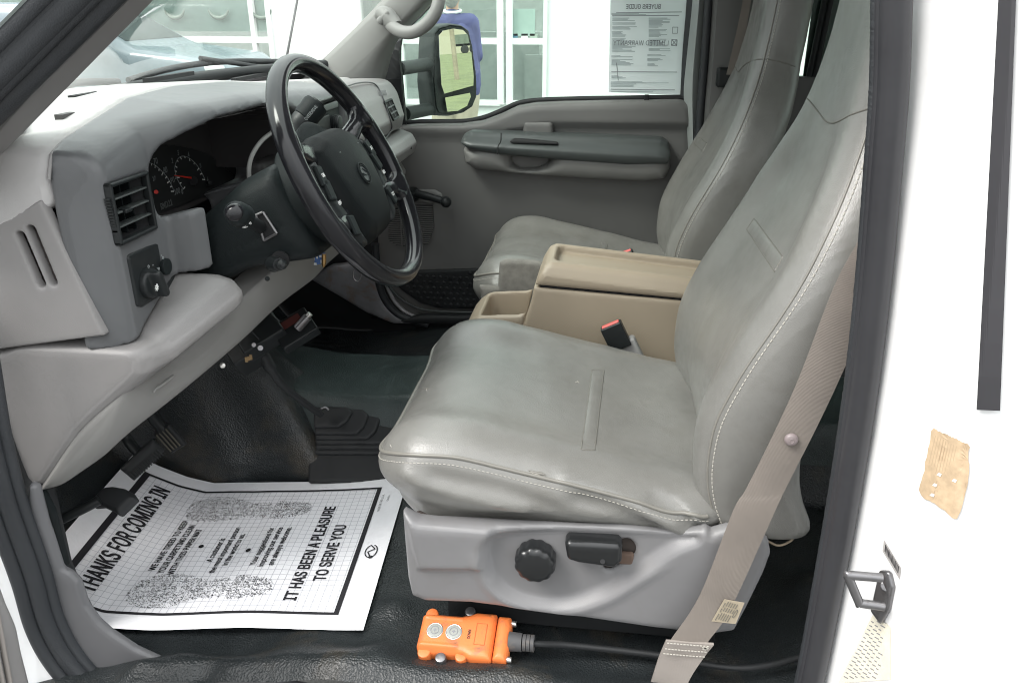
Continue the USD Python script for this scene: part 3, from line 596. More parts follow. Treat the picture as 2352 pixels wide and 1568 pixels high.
# passenger side: A-pillar trim, grab handle, quarter trim, B-pillar
ypA = 2.30
pa = [np.array([Y(a, b, yy) for a, b in c]) for c, yy in (([(700, 178), (762, 118), (830, 52), (900, -20), (980, -100)], 2.26), ([(770, 186), (830, 140), (880, 90), (960, 0), (1040, -100)], 2.24), ([(858, 190), (862, 160), (900, 92), (1000, -15), (1085, -100)], 2.27), ([(880, 200), (905, 112), (930, 75), (1018, -18), (1105, -100)], 2.33))]
pa = [spline(q, 5) for q in pa]
part(cab, 'pillar_trim', thick(grid_mesh(np.stack(pa, 1)), np.array([-.02, .02, -.01])), 'doorlight', 60, 'grey passenger side windscreen pillar trim')
gh = [Y(a, b, y) for a, b, y in ((893, 52, 2.235), (905, 64, 2.21), (925, 74, 2.19), (950, 74, 2.175), (975, 60, 2.17), (995, 38, 2.17), (1006, 12, 2.175), (1010, -20, 2.19), (1004, -60, 2.22))]
gp = part(cab, 'grab_handle', cat(tube(spline(gh, 6), .0165, 14), tube(spline([Y(868, 40, 2.245), Y(880, 32, 2.235), Y(900, 50, 2.225), Y(912, 62, 2.215)], 5), [*np.linspace(.012, .024, 8), *np.linspace(.024, .018, 8)], 12)), 'doorlight', 60)
def capm(a, b, y, L_, r): c = Y(a, b, y); d = np.array([.72, 0, .69]); return cat(tube([c - d * L_, c - d * L_ * .8, c + d * L_ * .8, c + d * L_], [r * .3, r, r, r * .3], 12))
part(gp, 'screw_cap', capm(882, 40, 2.218, .022, .011), 'doorlight', 60)
sb = [np.array([Y(a, b, yy) for a, b in c]) for c, yy in (([(1590, -60), (1592, 0), (1578, 140), (1572, 222), (1580, 330), (1585, 480)], 2.34), ([(1604, -60), (1606, 0), (1594, 140), (1590, 222), (1592, 330), (1592, 480)], 2.31), ([(1620, -60), (1622, 0), (1612, 140), (1604, 250), (1600, 340), (1598, 480)], 2.325))]
part(cab, 'door_frame_edge', thick(grid_mesh(np.stack([spline(q, 4) for q in sb], 1)), np.array([.0, .03, 0])), mat('pale_frame', (.30, .32, .31), .4), 60)
part(cab, 'door_seal', tube(spline([Y(a, b, 2.30) for a, b in ((1630, -60), (1628, 0), (1618, 140), (1608, 260), (1602, 360), (1600, 480))], 5), .011, 10), 'seal', 60)
qt = [np.array([Y(a, b, yy) for a, b in c]) for c, yy in (([(1632, -60), (1630, 0), (1622, 140), (1612, 260), (1604, 420)], 2.31), ([(1650, -60), (1648, 0), (1638, 140), (1628, 260), (1618, 420)], 2.27), ([(1770, -60), (1765, 0), (1755, 140), (1745, 260), (1735, 420)], 2.26), ([(1800, -60), (1795, 0), (1790, 140), (1785, 260), (1780, 420)], 2.33))]
part(cab, 'quarter_trim', thick(grid_mesh(np.stack([spline(q, 4) for q in qt], 1)), np.array([.0, .03, 0])), 'door', 60)
pb = thing('passenger_seat_belt', 'brown seat belt strap hanging behind the far seat', 'seat belt', tuple(Y(1700, 60, 2.22)))
part(pb, 'strap', ribbon(spline([Y(a, b, 2.22) for a, b in ((1712, -60), (1706, 0), (1690, 80), (1668, 172))], 4), spline([Y(a, b, 2.215) for a, b in ((1742, -60), (1726, 0), (1712, 80), (1690, 172))], 4)), 'belt')
part(pb, 'belt_guide', rbox(Y(1668, 178, 2.24), (.05, .03, .05), None, .008), 'plastic')

# cowl, hood, wipers, aerial
hy = np.linspace(.86, 2.44, 24)
def hood_pt(t, y):   # t 0 at cowl .. 1 nose
    e = ((y - 1.65) / .8)
    return np.array([wbx(y) - .16 - 1.25 * t, y, .672 + .035 * math.sin(min(t * 2.2, 1.57)) * (1 - .5 * e * e) - .10 * t ** 2 - .09 * abs(e) ** 6 - .03 * math.exp(-((abs(e) - .62) / .12) ** 2)])
part(cab, 'hood', grid_mesh(np.array([[hood_pt(t, y) for y in hy] for t in np.linspace(0, 1, 20)])), 'white', True)
cw = np.array([[(wbx(y) - .16 + .155 * s, y, .690 + .05 * s + .012 * math.sin(s * 3.14) + .01 * s) for y in hy] for s in np.linspace(0, 1, 6)])
part(cab, 'cowl_grille', grid_mesh(cw), 'rubber', True)
for (y0, y1) in ((1.02, 1.58), (1.62, 2.2)):
    wy = np.linspace(y0, y1, 14); arm = np.stack([wbx(wy) - .035 + .0 * wy, wy, .777 + .016 * np.sin((wy - y0) / (y1 - y0) * 3.1)], 1)
    wp = part(cab, 'wiper', tube(arm, .007, 8), 'rubber', 60)
    part(wp, 'wiper_arm', tube(spline([(wbx(y1) - .09, y1 - .02, .73), (wbx(y1) - .05, y1 - .1, .765), tuple(arm[6] + [0, 0, .012])], 5), .006, 8), 'rubber', 60)
for y in (1.12, 1.9): part(cab, 'washer_nozzle', rbox((wbx(y) - .32, y, .708), (.03, .02, .012), None, .005), 'rubber')
an0 = Y(655, 150, 2.45); part(cab, 'aerial', tube([an0 + [0, 0, -.12], an0, Y(683, 0, 2.45), Y(700, -140, 2.45)], [.005, .004, .0035, .003], 8), 'steel')
part(cab, 'fender', grid_mesh(np.array([[(x, 2.40 + .07 * s, .63 - .05 * s - .35 * max(s - .5, 0)) for x in np.linspace(-2.3, -.75, 10)] for s in np.linspace(0, 1.6, 8)])), 'white', True)
# firewall and passenger kick panel
part(cab, 'firewall', box((-1.3, 1.64, .34), (.04, 1.46, .56)), 'rubber', False)
part(cab, 'side_kick_wall', box((-1.02, 2.375, .30), (.66, .02, .78)), 'rubber', False)
part(cab, 'sill_beam', box((.1, 2.385, -.09), (1.7, .10, .16)), 'rubber', False)
kp = [(705, 640), (760, 610), (860, 600), (868, 660), (885, 700), (920, 730), (985, 748), (900, 745), (840, 720), (790, 690)]
part(cab, 'kick_panel', plate(XZ(kp, 2.30), (0, 2.33, 0), EX, EZ, -EY, .03, .008, .006, front=None), 'metalpaint', 50)
part(cab, 'kick_seal', tube(spline([Y(a, b, 2.31) for a, b in ((862, 560), (868, 640), (885, 690), (920, 725), (985, 745))], 5), .012, 10), 'seal', 60)
part(cab, 'sill_plate', plate(XZ([(905, 745), (1100, 752), (1100, 728), (960, 728)], 2.28), (0, 2.32, 0), EX, EZ, -EY, .03, .006, .006), 'rubber', 50)
# open driver's door, only its lower edge is in view
dd = thing('driver_door', 'open driver door, grey inner panel with ribbed speaker grille', 'door', (-.80, .70, .05))
dpoly = [(.80, .30), (.772, .217), (.778, .134), (.772, .039), (.75, -.06), (.70, -.15), (-.25, -.15), (-.25, .58), (.66, .58), (.79, .40)]
part(dd, 'door_panel', plate(dpoly, (-.80, 0, 0), EY, EZ, EX, .02, .008, .008), 'trim', 45)
part(dd, 'door_skin', box((-.845, .24, .2), (.03, 1.04, .72)), 'white', False)
for k in range(16):
    y0 = .752 - .012 * k; part(dd, 'grille_rib', tube([(-.782, y0, .19 - .004 * k), (-.777, y0 - .014, .12), (-.777, y0 - .03, -.02), (-.782, y0 - .036, -.10)], .0035, 8), mat('grille_brown_grey', (.21, .19, .175), .6) if k == 0 else '/World/Looks/grille_brown_grey', 60)
# ================================================================== DASHBOARD
dash = thing('dashboard', 'grey moulded dashboard spanning the cab under the windscreen', 'dashboard', (-.72, 1.6, .5))
yi = lambda y, *kv: np.interp(y, [k for k, _ in kv], [v for _, v in kv])
def topz(y): return yi(y, (.945, .690), (.955, .720), (.968, .745), (.995, .757), (1.03, .766), (1.1, .781), (1.16, .794), (1.29, .799), (1.48, .790), (1.66, .772), (1.9, .757), (2.25, .735))
# upper pad, ahead of the seam
v = Vol((-1.03, .93, .60), (-.70, 2.30, .82), .006)
D = smax(v.z - (topz(v.y) + .002 - .05 * np.clip(-.74 - v.x, 0, 1)), v.x + .724, .016)
D = smax(D, np.where(v.y < 1.03, np.minimum(wbx(v.y), -.93), wbx(v.y)) - v.x, .02); D = smax(D, .948 - v.y, .035); D = smax(D, v.y - 2.27, .04); D = smax(D, .672 + .42 * (v.x + .736) * (v.y < 1.1) - v.z, .008); D = smax(D, (topz(v.y) - .018 - v.z) * smooth01((v.y - 1.03) / .02) - (1 - smooth01((v.y - 1.03) / .02)), .004)
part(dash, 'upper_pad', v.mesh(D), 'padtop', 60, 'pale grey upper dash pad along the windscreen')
for y_ in (1.15, 1.5, 1.85): part(dash, 'defroster_slot', box((wbx(y_) + .06, y_ + .1, topz(y_) - .001), (.012, .18, .008)), 'dark', False)

ys_ = np.r_[np.linspace(.9535, .97, 8), np.linspace(.98, 1.80, 60)]
part(dash, 'pad_seam', tube(np.stack([np.full_like(ys_, -.7225), ys_, topz(ys_) - .0035], 1), .0026, 8), 'trim', 60)
# bezel around vent, switch, gauges and radio, with the hood over the gauges
v = Vol((-.80, .94, .44), (-.53, 1.90, .82), .0045)
x, y, z = v.x, v.y, v.z
xlip = yi(y, (.95, -.712), (.960, -.690), (.970, -.668), (.980, -.660), (1.075, -.657), (1.12, -.628), (1.2, -.600), (1.33, -.580), (1.5, -.578), (1.6, -.592), (1.9, -.60))
xlow = yi(y, (.95, -.712), (.960, -.690), (.970, -.668), (.980, -.660), (1.085, -.655), (1.092, -.652), (1.103, -.618), (1.13, -.598), (1.35, -.585), (1.42, -.60), (1.9, -.605))
up = smooth01((z - .655) / .05)
xf = xlow * (1 - up) + xlip * up
tz = topz(y) + .000 - .10 * np.clip(x + .72, 0, 1)
zb = yi(y, (.95, .470), (.99, .483), (1.0, .492), (1.1, .545), (1.14, .548), (1.5, .548))
D = smax(x - xf, z - tz, .042)
D = smax(D, .9525 - y, .018); D = smax(D, zb - z, .008); D = smax(D, -.724 - x, .004); D = smax(D, y - 1.83, .01)
lipz = yi(y, (1.08, .722), (1.10, .734), (1.13, .744), (1.2, .759), (1.33, .763), (1.42, .752), (1.47, .732))
flo = .605 + .26 * np.clip(x + .755, 0, 1) + .035 * np.clip((y - 1.26) / .15, -0.6, 1) * 0
poc = smax(smax(z - lipz, flo - z, .02), np.abs(y - 1.276) - .196, .03)
D2 = smax(D, -poc, .012)
Nw = np.array([math.cos(math.radians(26.8)), 0, math.sin(math.radians(26.8))]); Bw = np.array([-Nw[2], 0, Nw[0]]); WC = np.array([-.413, 1.242, .675])
bb = (x - WC[0]) * Bw[0] + (z - WC[2]) * Bw[2]
col = smax(np.abs(y - 1.242) - .118, bb - .078, .04)
D2 = smax(D2, -col, .008)
# radio recess
rad = smax(np.abs(y - 1.645) - .125, np.abs(z - .664) - .072, .012); D2 = smax(D2, -smax(rad, -.615 - x, .003), .006)
vent = smax(np.abs(y - 1.0235) - .0455, np.abs(z - .662) - .039, .006); D2 = smax(D2, -smax(vent, -.70 - x, .0), .004)
part(dash, 'gauge_bezel', v.mesh(D2), 'bezel', 60, 'mid grey bezel wrapping from the door end around the gauges')

# dark well behind the gauges
well = cat(box((-.768, 1.28, .68), (.012, .44, .20)))
part(dash, 'gauge_well', well, 'hood_in', False)
hood = Vol((-.77, 1.06, .58), (-.57, 1.50, .80), .006)
hl = yi(hood.y, (1.08, .722), (1.10, .734), (1.13, .744), (1.2, .759), (1.33, .763), (1.42, .752), (1.47, .732)) + .0015
hx_ = yi(hood.y, (1.08, -.668), (1.2, -.612), (1.33, -.594), (1.47, -.592))
hD = smax(np.abs(smax(hood.z - hl + .002, np.abs(hood.y - 1.276) - .194, .03)) - .0022, hood.x - hx_ - .004, .003); hD = smax(hD, .63 - hood.z, .003)
part(dash, 'gauge_hood', hood.mesh(hD), 'hood_in', 60)
# gauge lens
gx = -.757
def G(a, b, off=0.0): return Xp(a, b, gx + off)
gl = [G(*p) for p in ((318, 350), (345, 330), (400, 330), (440, 338), (480, 350), (520, 385), (560, 420), (500, 440), (440, 455), (374, 492), (345, 500))]
cl = thing('gauge_cluster', 'dark gauge cluster with dials and red needle under the dash hood', 'gauge cluster', tuple(G(430, 410)))
gp_ = np.array([[p[1], p[2]] for p in gl]); gp_ = np.vstack([gp_, [[1.09, .60], [1.09, .74]]])
hullp = np.array(Polygon(gp_).convex_hull.exterior.coords)[:-1]
part(cl, 'gauge_face', plate(hullp, (gx - .006, 0, 0), EY, EZ, EX, .006, .002, .005), 'lens', False)
def flatline(a, b, w, off=.0015):
    p, q = G(*a, off), G(*b, off); d = q - p; n = np.cross(d, EX); n = n / np.linalg.norm(n) * w / 2
    return trimesh.Trimesh([p - n, q - n, q + n, p + n], [[0, 1, 2], [0, 2, 3]])
def zc(a, b): return (282.2 + a / 6.944, 329.3 + b / 6.944)
tach = [zc(*p) for p in ((965, 730), (905, 640), (860, 545), (832, 440), (832, 360), (865, 270), (915, 215), (985, 207), (1065, 240), (1140, 305), (1215, 395), (1265, 480), (1310, 580))]
spd = [zc(*p) for p in ((300, 300), (390, 298), (455, 320), (515, 350), (580, 405), (640, 465), (700, 530), (745, 605), (785, 685), (815, 765))]
tarc = spline([G(*p, .0012) for p in tach], 5); sarc = spline([G(*p, .0012) for p in spd], 5)
part(cl, 'dial_arc', tube(tarc, .0006, 5), 'pale_ink'); part(cl, 'dial_arc', tube(sarc, .0006, 5), 'pale_ink')
tk = []
tcn, scn = np.array(zc(1090, 560)), np.array(zc(500, 780))
for k, p in enumerate(tach): d = tcn - np.array(p); d = d / np.linalg.norm(d); tk.append(flatline(p, np.array(p) + d * (6.5 if k % 2 == 0 else 4.5), .0020))
for k, p in enumerate(spd[1:]): d = scn - np.array(p); d = d / np.linalg.norm(d); tk.append(flatline(p, np.array(p) + d * (7 if k % 2 == 0 else 5), .0022))
part(cl, 'dial_ticks', cat(*tk), 'white_ink', False)
for s, (a, b), h in (('2', (790, 315), .0085), ('3', (885, 190), .0085), ('4', (1050, 215), .0085), ('5', (1240, 390), .008), ('6', (1355, 605), .008), ('1', (840, 570), .0085), ('0', (950, 805), .009),
                     ('60', (375, 285), .0095), ('70', (525, 330), .0095), ('80', (680, 470), .0095), ('90', (795, 630), .0095), ('100', (870, 805), .0095), ('17', (500, 595), .007)):
    part(cl, 'numeral', place(text(s, h, .0003, False, .8, True), G(*zc(a, b), .0012), EY, EZ, EX), 'pale_ink', False)
part(cl, 'gear_letters', place(text('RND21', .0105, .0003, True, .8), G(*zc(605, 1065), .0015), EY, EZ, EX), mat('dim_gear_letters', (.11, .12, .115), .6), False)
nd = [G(*zc(830, 508), .004), G(*zc(1098, 536), .005), G(*zc(1095, 566), .005), G(*zc(830, 518), .004)]
part(cl, 'needle', thick(trimesh.Trimesh(nd, [[0, 1, 2], [0, 2, 3]]), np.array([-.0015, 0, 0])), 'red', False)
part(cl, 'needle', cyl(G(*zc(530, 775), .002), G(*zc(530, 775), .006), .0035, 10), 'red')
part(cl, 'needle_hub', cyl(G(*zc(1120, 600), .0015), G(*zc(1120, 600), .004), .008, 16), 'dark')
part(cl, 'trip_knob', cyl(G(*zc(1350, 640), .001), G(*zc(1400, 630), .014), .0045, 12, .001), 'plastic')

# side air vent
vx = -.6555
vt = part(dash, 'air_vent', None or cat(*[rbox((vx - .004, y_, z_), s_, None, .0025) for y_, z_, s_ in ((.9785, .662, (.012, .006, .084)), (1.0665, .662, (.012, .006, .084)), (1.0225, .701, (.012, .094, .006)), (1.0225, .623, (.012, .094, .006)))]), 'plastic')
part(vt, 'vent_back', box((-.695, 1.0225, .662), (.004, .09, .078)), 'dark', False)
for z_ in (.681, .662, .643): part(vt, 'vent_slat', rbox((vx - .010, 1.0225, z_), (.016, .084, .0028), None, .0012), 'arm')
for y_ in (1.000, 1.0225, 1.045): part(vt, 'vent_vane', box((-.680, y_, .662), (.016, .0022, .072)), 'dash_black', False)
part(vt, 'vent_tab', rbox((vx - .003, 1.006, .662), (.012, .016, .006), None, .002), 'plastic')
part(vt, 'thumb_wheel_ribs', cat(*[box((vx - .0045, .9775 - .0004 * k, .640 + .004 * k), (.008, .004, .0022)) for k in range(12)]), 'plastic')

# headlamp switch panel
vw = np.array([1, 0, .04]); vw /= np.linalg.norm(vw)
hs = [Xp(a, b, -.6555) for a, b in ((296, 590), (302, 583), (385, 541), (396, 548), (407, 650), (400, 664), (330, 706), (318, 704))]
sp = part(dash, 'switch_panel', plate(np.array(Polygon([(p[1], p[2]) for p in hs]).buffer(-.004).buffer(.004).exterior.coords)[:-1], (-.668, 0, 0), EY, EZ, EX, .012, .002, .0025), 'plastic', 45)
c0 = Xp(340, 650, -.655)
kn = Vol((-.66, c0[1] - .03, c0[2] - .03), (-.62, c0[1] + .03, c0[2] + .03), .0018)
ky, kz = kn.y - c0[1], kn.z - c0[2]; ca, sa = math.cos(.35), math.sin(.35); ka, kb = ky * ca + kz * sa, -ky * sa + kz * ca
D = smin(smax(np.sqrt(ky ** 2 + kz ** 2) - .0215, kn.x + .646, .004), smax(smax(np.abs(kb * 1.0 + 0) * 0 + np.abs(ka) - .0058, np.abs(kb) - .022, .006), kn.x + .628 - .0, .006), .004)
part(sp, 'headlamp_knob', kn.mesh(smax(D, -.658 - kn.x, .001)), 'plastic', 60)
c1 = Xp(377, 612, -.655); part(sp, 'dimmer_wheel', cyl(c1, c1 + EX * .006, .0125, 24, .0015), 'dash_black')
gl_ = [place(ext(Point(0, 0).buffer(.0022).difference(Point(0, 0).buffer(.0013)), .0003), Xp(a, b, -.6532), EY, EZ, EX) for a, b in ((341, 612), (365, 617), (374, 592))]
gl_ += [place(text('=', .004, .0003), Xp(a, b, -.6532), EY, EZ, EX) for a, b in ((350, 612), (360, 619), (370, 590))]
part(sp, 'switch_symbols', cat(*gl_), 'pale_ink', False)
part(sp, 'lamp_symbol', place(ext(unary_union([Point(0, 0).buffer(.0026).difference(Point(0, 0).buffer(.0014))] + [LineString([(.0032 * math.cos(t), .0032 * math.sin(t)), (.0048 * math.cos(t), .0048 * math.sin(t))]).buffer(.0005) for t in np.linspace(0, 6.28, 8, endpoint=False)]), .0004), Xp(360, 660, -.632), EY, EZ, EX), 'white_ink', False)

# end panel with two slots
ep = XZ([(-120, 560), (0, 502), (94, 452), (246, 774), (0, 806), (-120, 822)], .95)
slots = []
for a, b in (((48, 542), (94, 650)), ((72, 528), (121, 646))):
    s0, s1 = XZ([a, b], .95); slots.append(np.array(LineString([s0, s1]).buffer(.0062, 8).exterior.coords)[:-1])
part(dash, 'end_panel', plate(np.array(Polygon(ep).buffer(-.0025).exterior.coords)[:-1], (0, .966, 0), EX, EZ, -EY, .018, .003, .0024, slots), 'trim', 45, 'light grey end cap with two vertical slots')
part(dash, 'slot_back', box((-.80, .975, .58), (.10, .006, .14)), mat('brown_slot_back', (.085, .07, .065), .8), False)
part(dash, 'inner_frame', box((-.80, 1.02, .57), (.12, .07, .2)), 'dark', False)

# lower end and knee bolster (light), with its rounded end by the column
v = Vol((-.97, .935, .20), (-.53, 1.14, .57), .0045); x, y, z = v.x, v.y, v.z
sx = yi(y, (.945, -.115), (.955, -.095), (.97, -.080), (1.0, -.060), (1.1, 0), (1.14, .012)); sz = yi(y, (.945, -.055), (1.0, -.048), (1.1, 0), (1.14, .01))
poly = [(-.72, .553), (-.600, .546), (-.572, .532), (-.557, .512), (-.560, .494), (-.622, .454), (-.72, .405), (-.85, .36)]
D1 = np.empty(np.broadcast_shapes(x.shape, y.shape, z.shape))
for j in range(y.size): D1[:, j, :] = pd(poly, (x[:, 0, :] - sx[0, j, 0]), (z[:, 0, :] - sz[0, j, 0]))
endp = XZ([(-160, 828), (0, 809), (246, 777), (300, 772), (312, 860), (294, 887), (264, 917), (180, 1000), (100, 1121), (70, 1125), (-160, 1125)], .95)
D2 = smax(pd(endp, x, z) + 0 * y, y - .985, .01)
D = smax(smin(D1, D2, .03), .9515 - y, .02); D = smax(D, y - 1.118, .022)
D = smax(D, z - yi(y, (.95, .474), (.99, .4805), (1.0, .489), (1.1, .542), (1.14, .545)) + 0 * x, .012)
part(dash, 'lower_end_panel', v.mesh(D), 'trim', 60, 'light grey lower end and padded knee bolster')
# knee strip below it: lofted between its seam and its lower edge
kt_ = spline([Y(*p) for p in ((96, 1122, .951), (180, 1002, .951), (264, 917, .957), (297, 888, .968), (339, 858, 1.0), (390, 822, 1.05), (474, 753, 1.105), (560, 678, 1.16), (640, 606, 1.23), (720, 540, 1.33), (800, 480, 1.45))], 8)
kb_ = spline([Y(*p) for p in ((98, 1124, .953), (140, 1113, .957), (184, 1085, .965), (240, 1045, .98), (300, 991, 1.0), (420, 896, 1.07), (550, 786, 1.16), (640, 701, 1.25), (720, 640, 1.35), (758, 600, 1.42), (830, 540, 1.52))], 8)
bul = np.interp(np.linspace(0, 1, len(kt_)), (0, .25, .6, 1), (.002, .012, .014, .008))[:, None] * np.array([.55, -.62, -.30])
rows = [kt_ + [-.03, .03, .01], kt_ + [-.002, .003, -.001]] + [kt_ * (1 - f) + kb_ * f + bul * math.sin(f * math.pi) ** .8 for f in np.linspace(.04, .96, 10)] + [kb_, kb_ + [-.012, .012, .006], kb_ + [-.05, .05, .03]]
part(dash, 'knee_panel', thick(grid_mesh(np.stack(rows, 1)), np.array([-.002, .004, .002])), 'doorlight', 60, 'darker grey knee panel along the lower dash edge')
part(dash, 'knee_scuff', tube(spline([Y(a, b, 1.0 + (a - 340) * .0011) + [.012, -.010, 0] for a, b in ((344, 893), (350, 884), (368, 872), (392, 853), (412, 836))], 5), [.0012] * 6 + [.0022] * 9 + [.0008] * 6, 6), mat('pale_scuff', (.24, .24, .23), .6), 60)

# radio
rd = part(dash, 'radio', rbox((-.612, 1.645, .664), (.014, .235, .13), None, .004), 'dash_black')
for y_ in (1.56, 1.715): part(rd, 'radio_knob', cat(cyl((-.607, y_, .685), (-.588, y_, .685), .017, 24, .003), *[cyl((-.600 + .004 * k, y_, .685), (-.5985 + .004 * k, y_, .685), .0185, 24) for k in range(3)]), 'plastic')
part(rd, 'radio_display', rbox((-.604, 1.638, .69), (.005, .10, .034), None, .002), 'lens')
part(rd, 'radio_strip', rbox((-.604, 1.645, .722), (.004, .21, .014), None, .002), 'arm')
for k in range(6): part(rd, 'preset_button', rbox((-.604, 1.575 + k * .028, .640), (.006, .022, .014), None, .002), 'plastic')
part(dash, 'column_trim_ring', tube(spline([Xp(a, b, -.60) for a, b in ((572, 412), (572, 385), (578, 360), (592, 335), (612, 314), (640, 298), (680, 290))], 5), .0038, 10), 'doorlight', 60)
part(dash, 'centre_panel', rbox((-.640, 1.46, .60), (.03, .16, .12), None, .01), 'hood_in')

# passenger side
v = Vol((-.80, 1.80, .34), (-.50, 2.30, .80), .006); x, y, z = v.x, v.y, v.z
poly = [(-.722, .78), (-.66, .77), (-.622, .738), (-.598, .70), (-.582, .640), (-.590, .610), (-.62, .60), (-.72, .60)]
D = smax(smax(pd(poly, x, z) + 0 * y, z - topz(y), .02), 1.828 - y, .008); D = smax(D, y - 2.255, .03)
part(dash, 'passenger_panel', v.mesh(D), 'trim', 60, 'pale grey passenger side dash panel')
poly = [(-.70, .603), (-.60, .603), (-.565, .590), (-.552, .565), (-.562, .535), (-.60, .520), (-.70, .52)]
part(dash, 'glove_box_rail', v.mesh(smax(smax(pd(poly, x, z) + 0 * y, 1.70 - y, .01), y - 2.262, .025)), 'trim', 60)
poly = [(-.70, .517), (-.595, .517), (-.580, .49), (-.60, .43), (-.66, .37), (-.74, .36)]
part(dash, 'glove_box', v.mesh(smax(smax(pd(poly, x, z) + 0 * y, 1.82 - y, .01), y - 2.235, .025)), 'doorlight', 60)
def ppx(a, b):
    zt = np.array([.78, .738, .70, .64, .61]); xt = np.array([-.64, -.622, -.598, -.582, -.59])
    p = Y(a, b, 2.05)
    for _ in range(6):
        X_t = np.interp(p[2], zt[::-1], xt[::-1]); p = Xp(a, b, X_t)
    return p + EX * .002
for nm, pts, r in (('airbag_seam', [(790, 200), (820, 191), (850, 190), (866, 200), (880, 230), (895, 275), (898, 296), (885, 316), (874, 326)], .0018),):
    part(dash, nm, tube(spline([ppx(*p) for p in pts], 5), r, 6), 'bezel', 60)
pv = part(dash, 'passenger_vent', cat(*[tube([ppx(*a), ppx(*b)], .003, 6) for a, b in (((881, 236), (897, 228)), ((897, 228), (914, 268)), ((914, 268), (902, 276)), ((902, 276), (881, 236)))]), 'plastic')
qv = [ppx(*p) for p in ((881, 236), (897, 228), (914, 268), (902, 276))]
part(pv, 'vent_back', trimesh.Trimesh(qv, [[0, 1, 2], [0, 2, 3]]), 'dark', False)
for f in (.33, .66): part(pv, 'vent_slat', tube([qv[0] * (1 - f) + qv[3] * f, qv[1] * (1 - f) + qv[2] * f], .0025, 6), 'bezel')
part(pv, 'vent_vane', tube([(qv[0] + qv[1]) / 2, (qv[2] + qv[3]) / 2], .0018, 6), 'bezel')
for k in range(8): part(dash, 'label_rib', tube([ppx(866 + k * 2.4 + 0, 209 - k * .25), ppx(870 + k * 2.4, 220 - k * .25)], .0008, 5), 'bezel')
for a, b in ((938, 343), (945, 340)): part(dash, 'screw_hole', cyl(Y(a - 3, b, 2.18) , Y(a - 3, b, 2.18) + [.004, 0, .0], .0035, 10), 'dark')

# ------------------------------------------------------------------ steering column
sc_ = thing('steering_column', 'black textured steering column cover with stalk and shift lever', 'steering column', (-.55, 1.242, .60))
v = Vol((-.80, 1.10, .38), (-.40, 1.38, .78), .005); x, y, z = v.x, v.y, v.z
s_ = (x - WC[0]) * Nw[0] + (z - WC[2]) * Nw[2]; b_ = (x - WC[0]) * Bw[0] + (z - WC[2]) * Bw[2]; a_ = y - 1.242
hw_ = .104 + .0 * s_; top = .066 + .02 * np.clip((s_ + .14) / .1, -1, 0); bot = -.088 + .03 * np.clip((-s_ - .1) / .1, 0, 1)
D = smax(smax(np.abs(a_) - hw_, b_ - top, .055), bot - b_, .045); D = smax(D, s_ + .078 + 1.2 * np.clip(np.abs(a_) - .09, 0, 1), .012); D = smax(D, -.33 - s_, .01)
groove = np.abs(b_ + .02) - .0012; D = smax(D, -smax(groove, .1018 - np.abs(a_), .0), .002)
part(sc_, 'column_cover', v.mesh(D), 'dash_black', 60)
def CP(s, a, b): return WC + Nw * s + EY * a + Bw * b
part(sc_, 'column_neck', cat(cyl(CP(-.085, 0, -.005), CP(-.045, 0, -.003), .088, 40, .006), ), 'dash_black', 60)
k0 = Y(598, 522, 1.137); k1 = Y(552, 494, 1.045); k2 = Y(532, 485, 1.012)
stk = part(sc_, 'turn_signal_stalk', tube(spline([k0, k0 * .5 + k1 * .5, k1], 4), [.0095] * 4 + [.0085] * 3 + [.010] * 2, 14), 'plastic', 60)
dk = (k2 - k1) / np.linalg.norm(k2 - k1)
part(stk, 'stalk_knob', tube([k1 - dk * .012, k1 - dk * .010, k1 + dk * .012, k1 + dk * .02, k1 + dk * .026], [.009, .0175, .0175, .0165, .012], 20), 'dash_black', 50)
part(stk, 'stalk_button', tube([k1 + dk * .024, k1 + dk * .027, k1 + dk * .030, k1 + dk * .0315], [.0125, .0125, .010, .004], 20), 'gloss', 60)
uu, vv_, _ = frame(dk)
part(stk, 'stalk_symbols', cat(*[tube([k1 + dk * q + .0178 * (uu * math.cos(t) + vv_ * math.sin(t)) for t in np.linspace(t0, t0 + w_, 5)], .0006, 5) for q, t0, w_ in ((-.004, 4.9, .35), (.002, 4.9, .3), (-.004, 5.5, .15), (.002, 5.5, .2))]), 'white_ink', False)
fr = [Y(a, b, 1.136) for a, b in ((588, 494), (604, 487), (636, 536), (606, 552))]
part(sc_, 'stalk_opening', cat(*[tube([fr[i], fr[(i + 1) % 4]], .0022, 6) for i in range(4)]), 'steel')
part(sc_, 'stalk_recess', trimesh.Trimesh([f + EY * .001 for f in fr], [[0, 1, 2], [0, 2, 3]]), 'dark', False)
tl0, tl1 = Y(628, 606, 1.135), Y(651, 608, 1.09)
part(sc_, 'tilt_lever', cat(tube([tl0, tl0 * .4 + tl1 * .6], [.013, .0095], 14), tube([tl0 * .4 + tl1 * .6, tl1 * .9 + tl0 * .1, tl1], [.0065, .0075, .003], 12)), 'plastic')
part(sc_, 'tilt_slot', place(ext(Point(0, 0).buffer(.014), .003), Y(645, 596, 1.137), EX, EZ, -EY), 'dark', False)
part(sc_, 'cover_screw', cyl(Y(614, 640, 1.14), Y(614, 640, 1.134), .004, 10, .001), 'dash_black')
g0, g1, g2 = Y(676, 335, 1.345), Y(684, 292, 1.36), Y(729, 237, 1.385)
dg = (g2 - g1) / np.linalg.norm(g2 - g1); 
gs = part(sc_, 'shift_lever', tube(spline([g0, g0 * .5 + g1 * .5 + [0, 0, -.004], g1, g1 + dg * .03], 5), [.016] * 5 + [.0175] * 6 + [.0195] * 5, 18), 'plastic', 60)
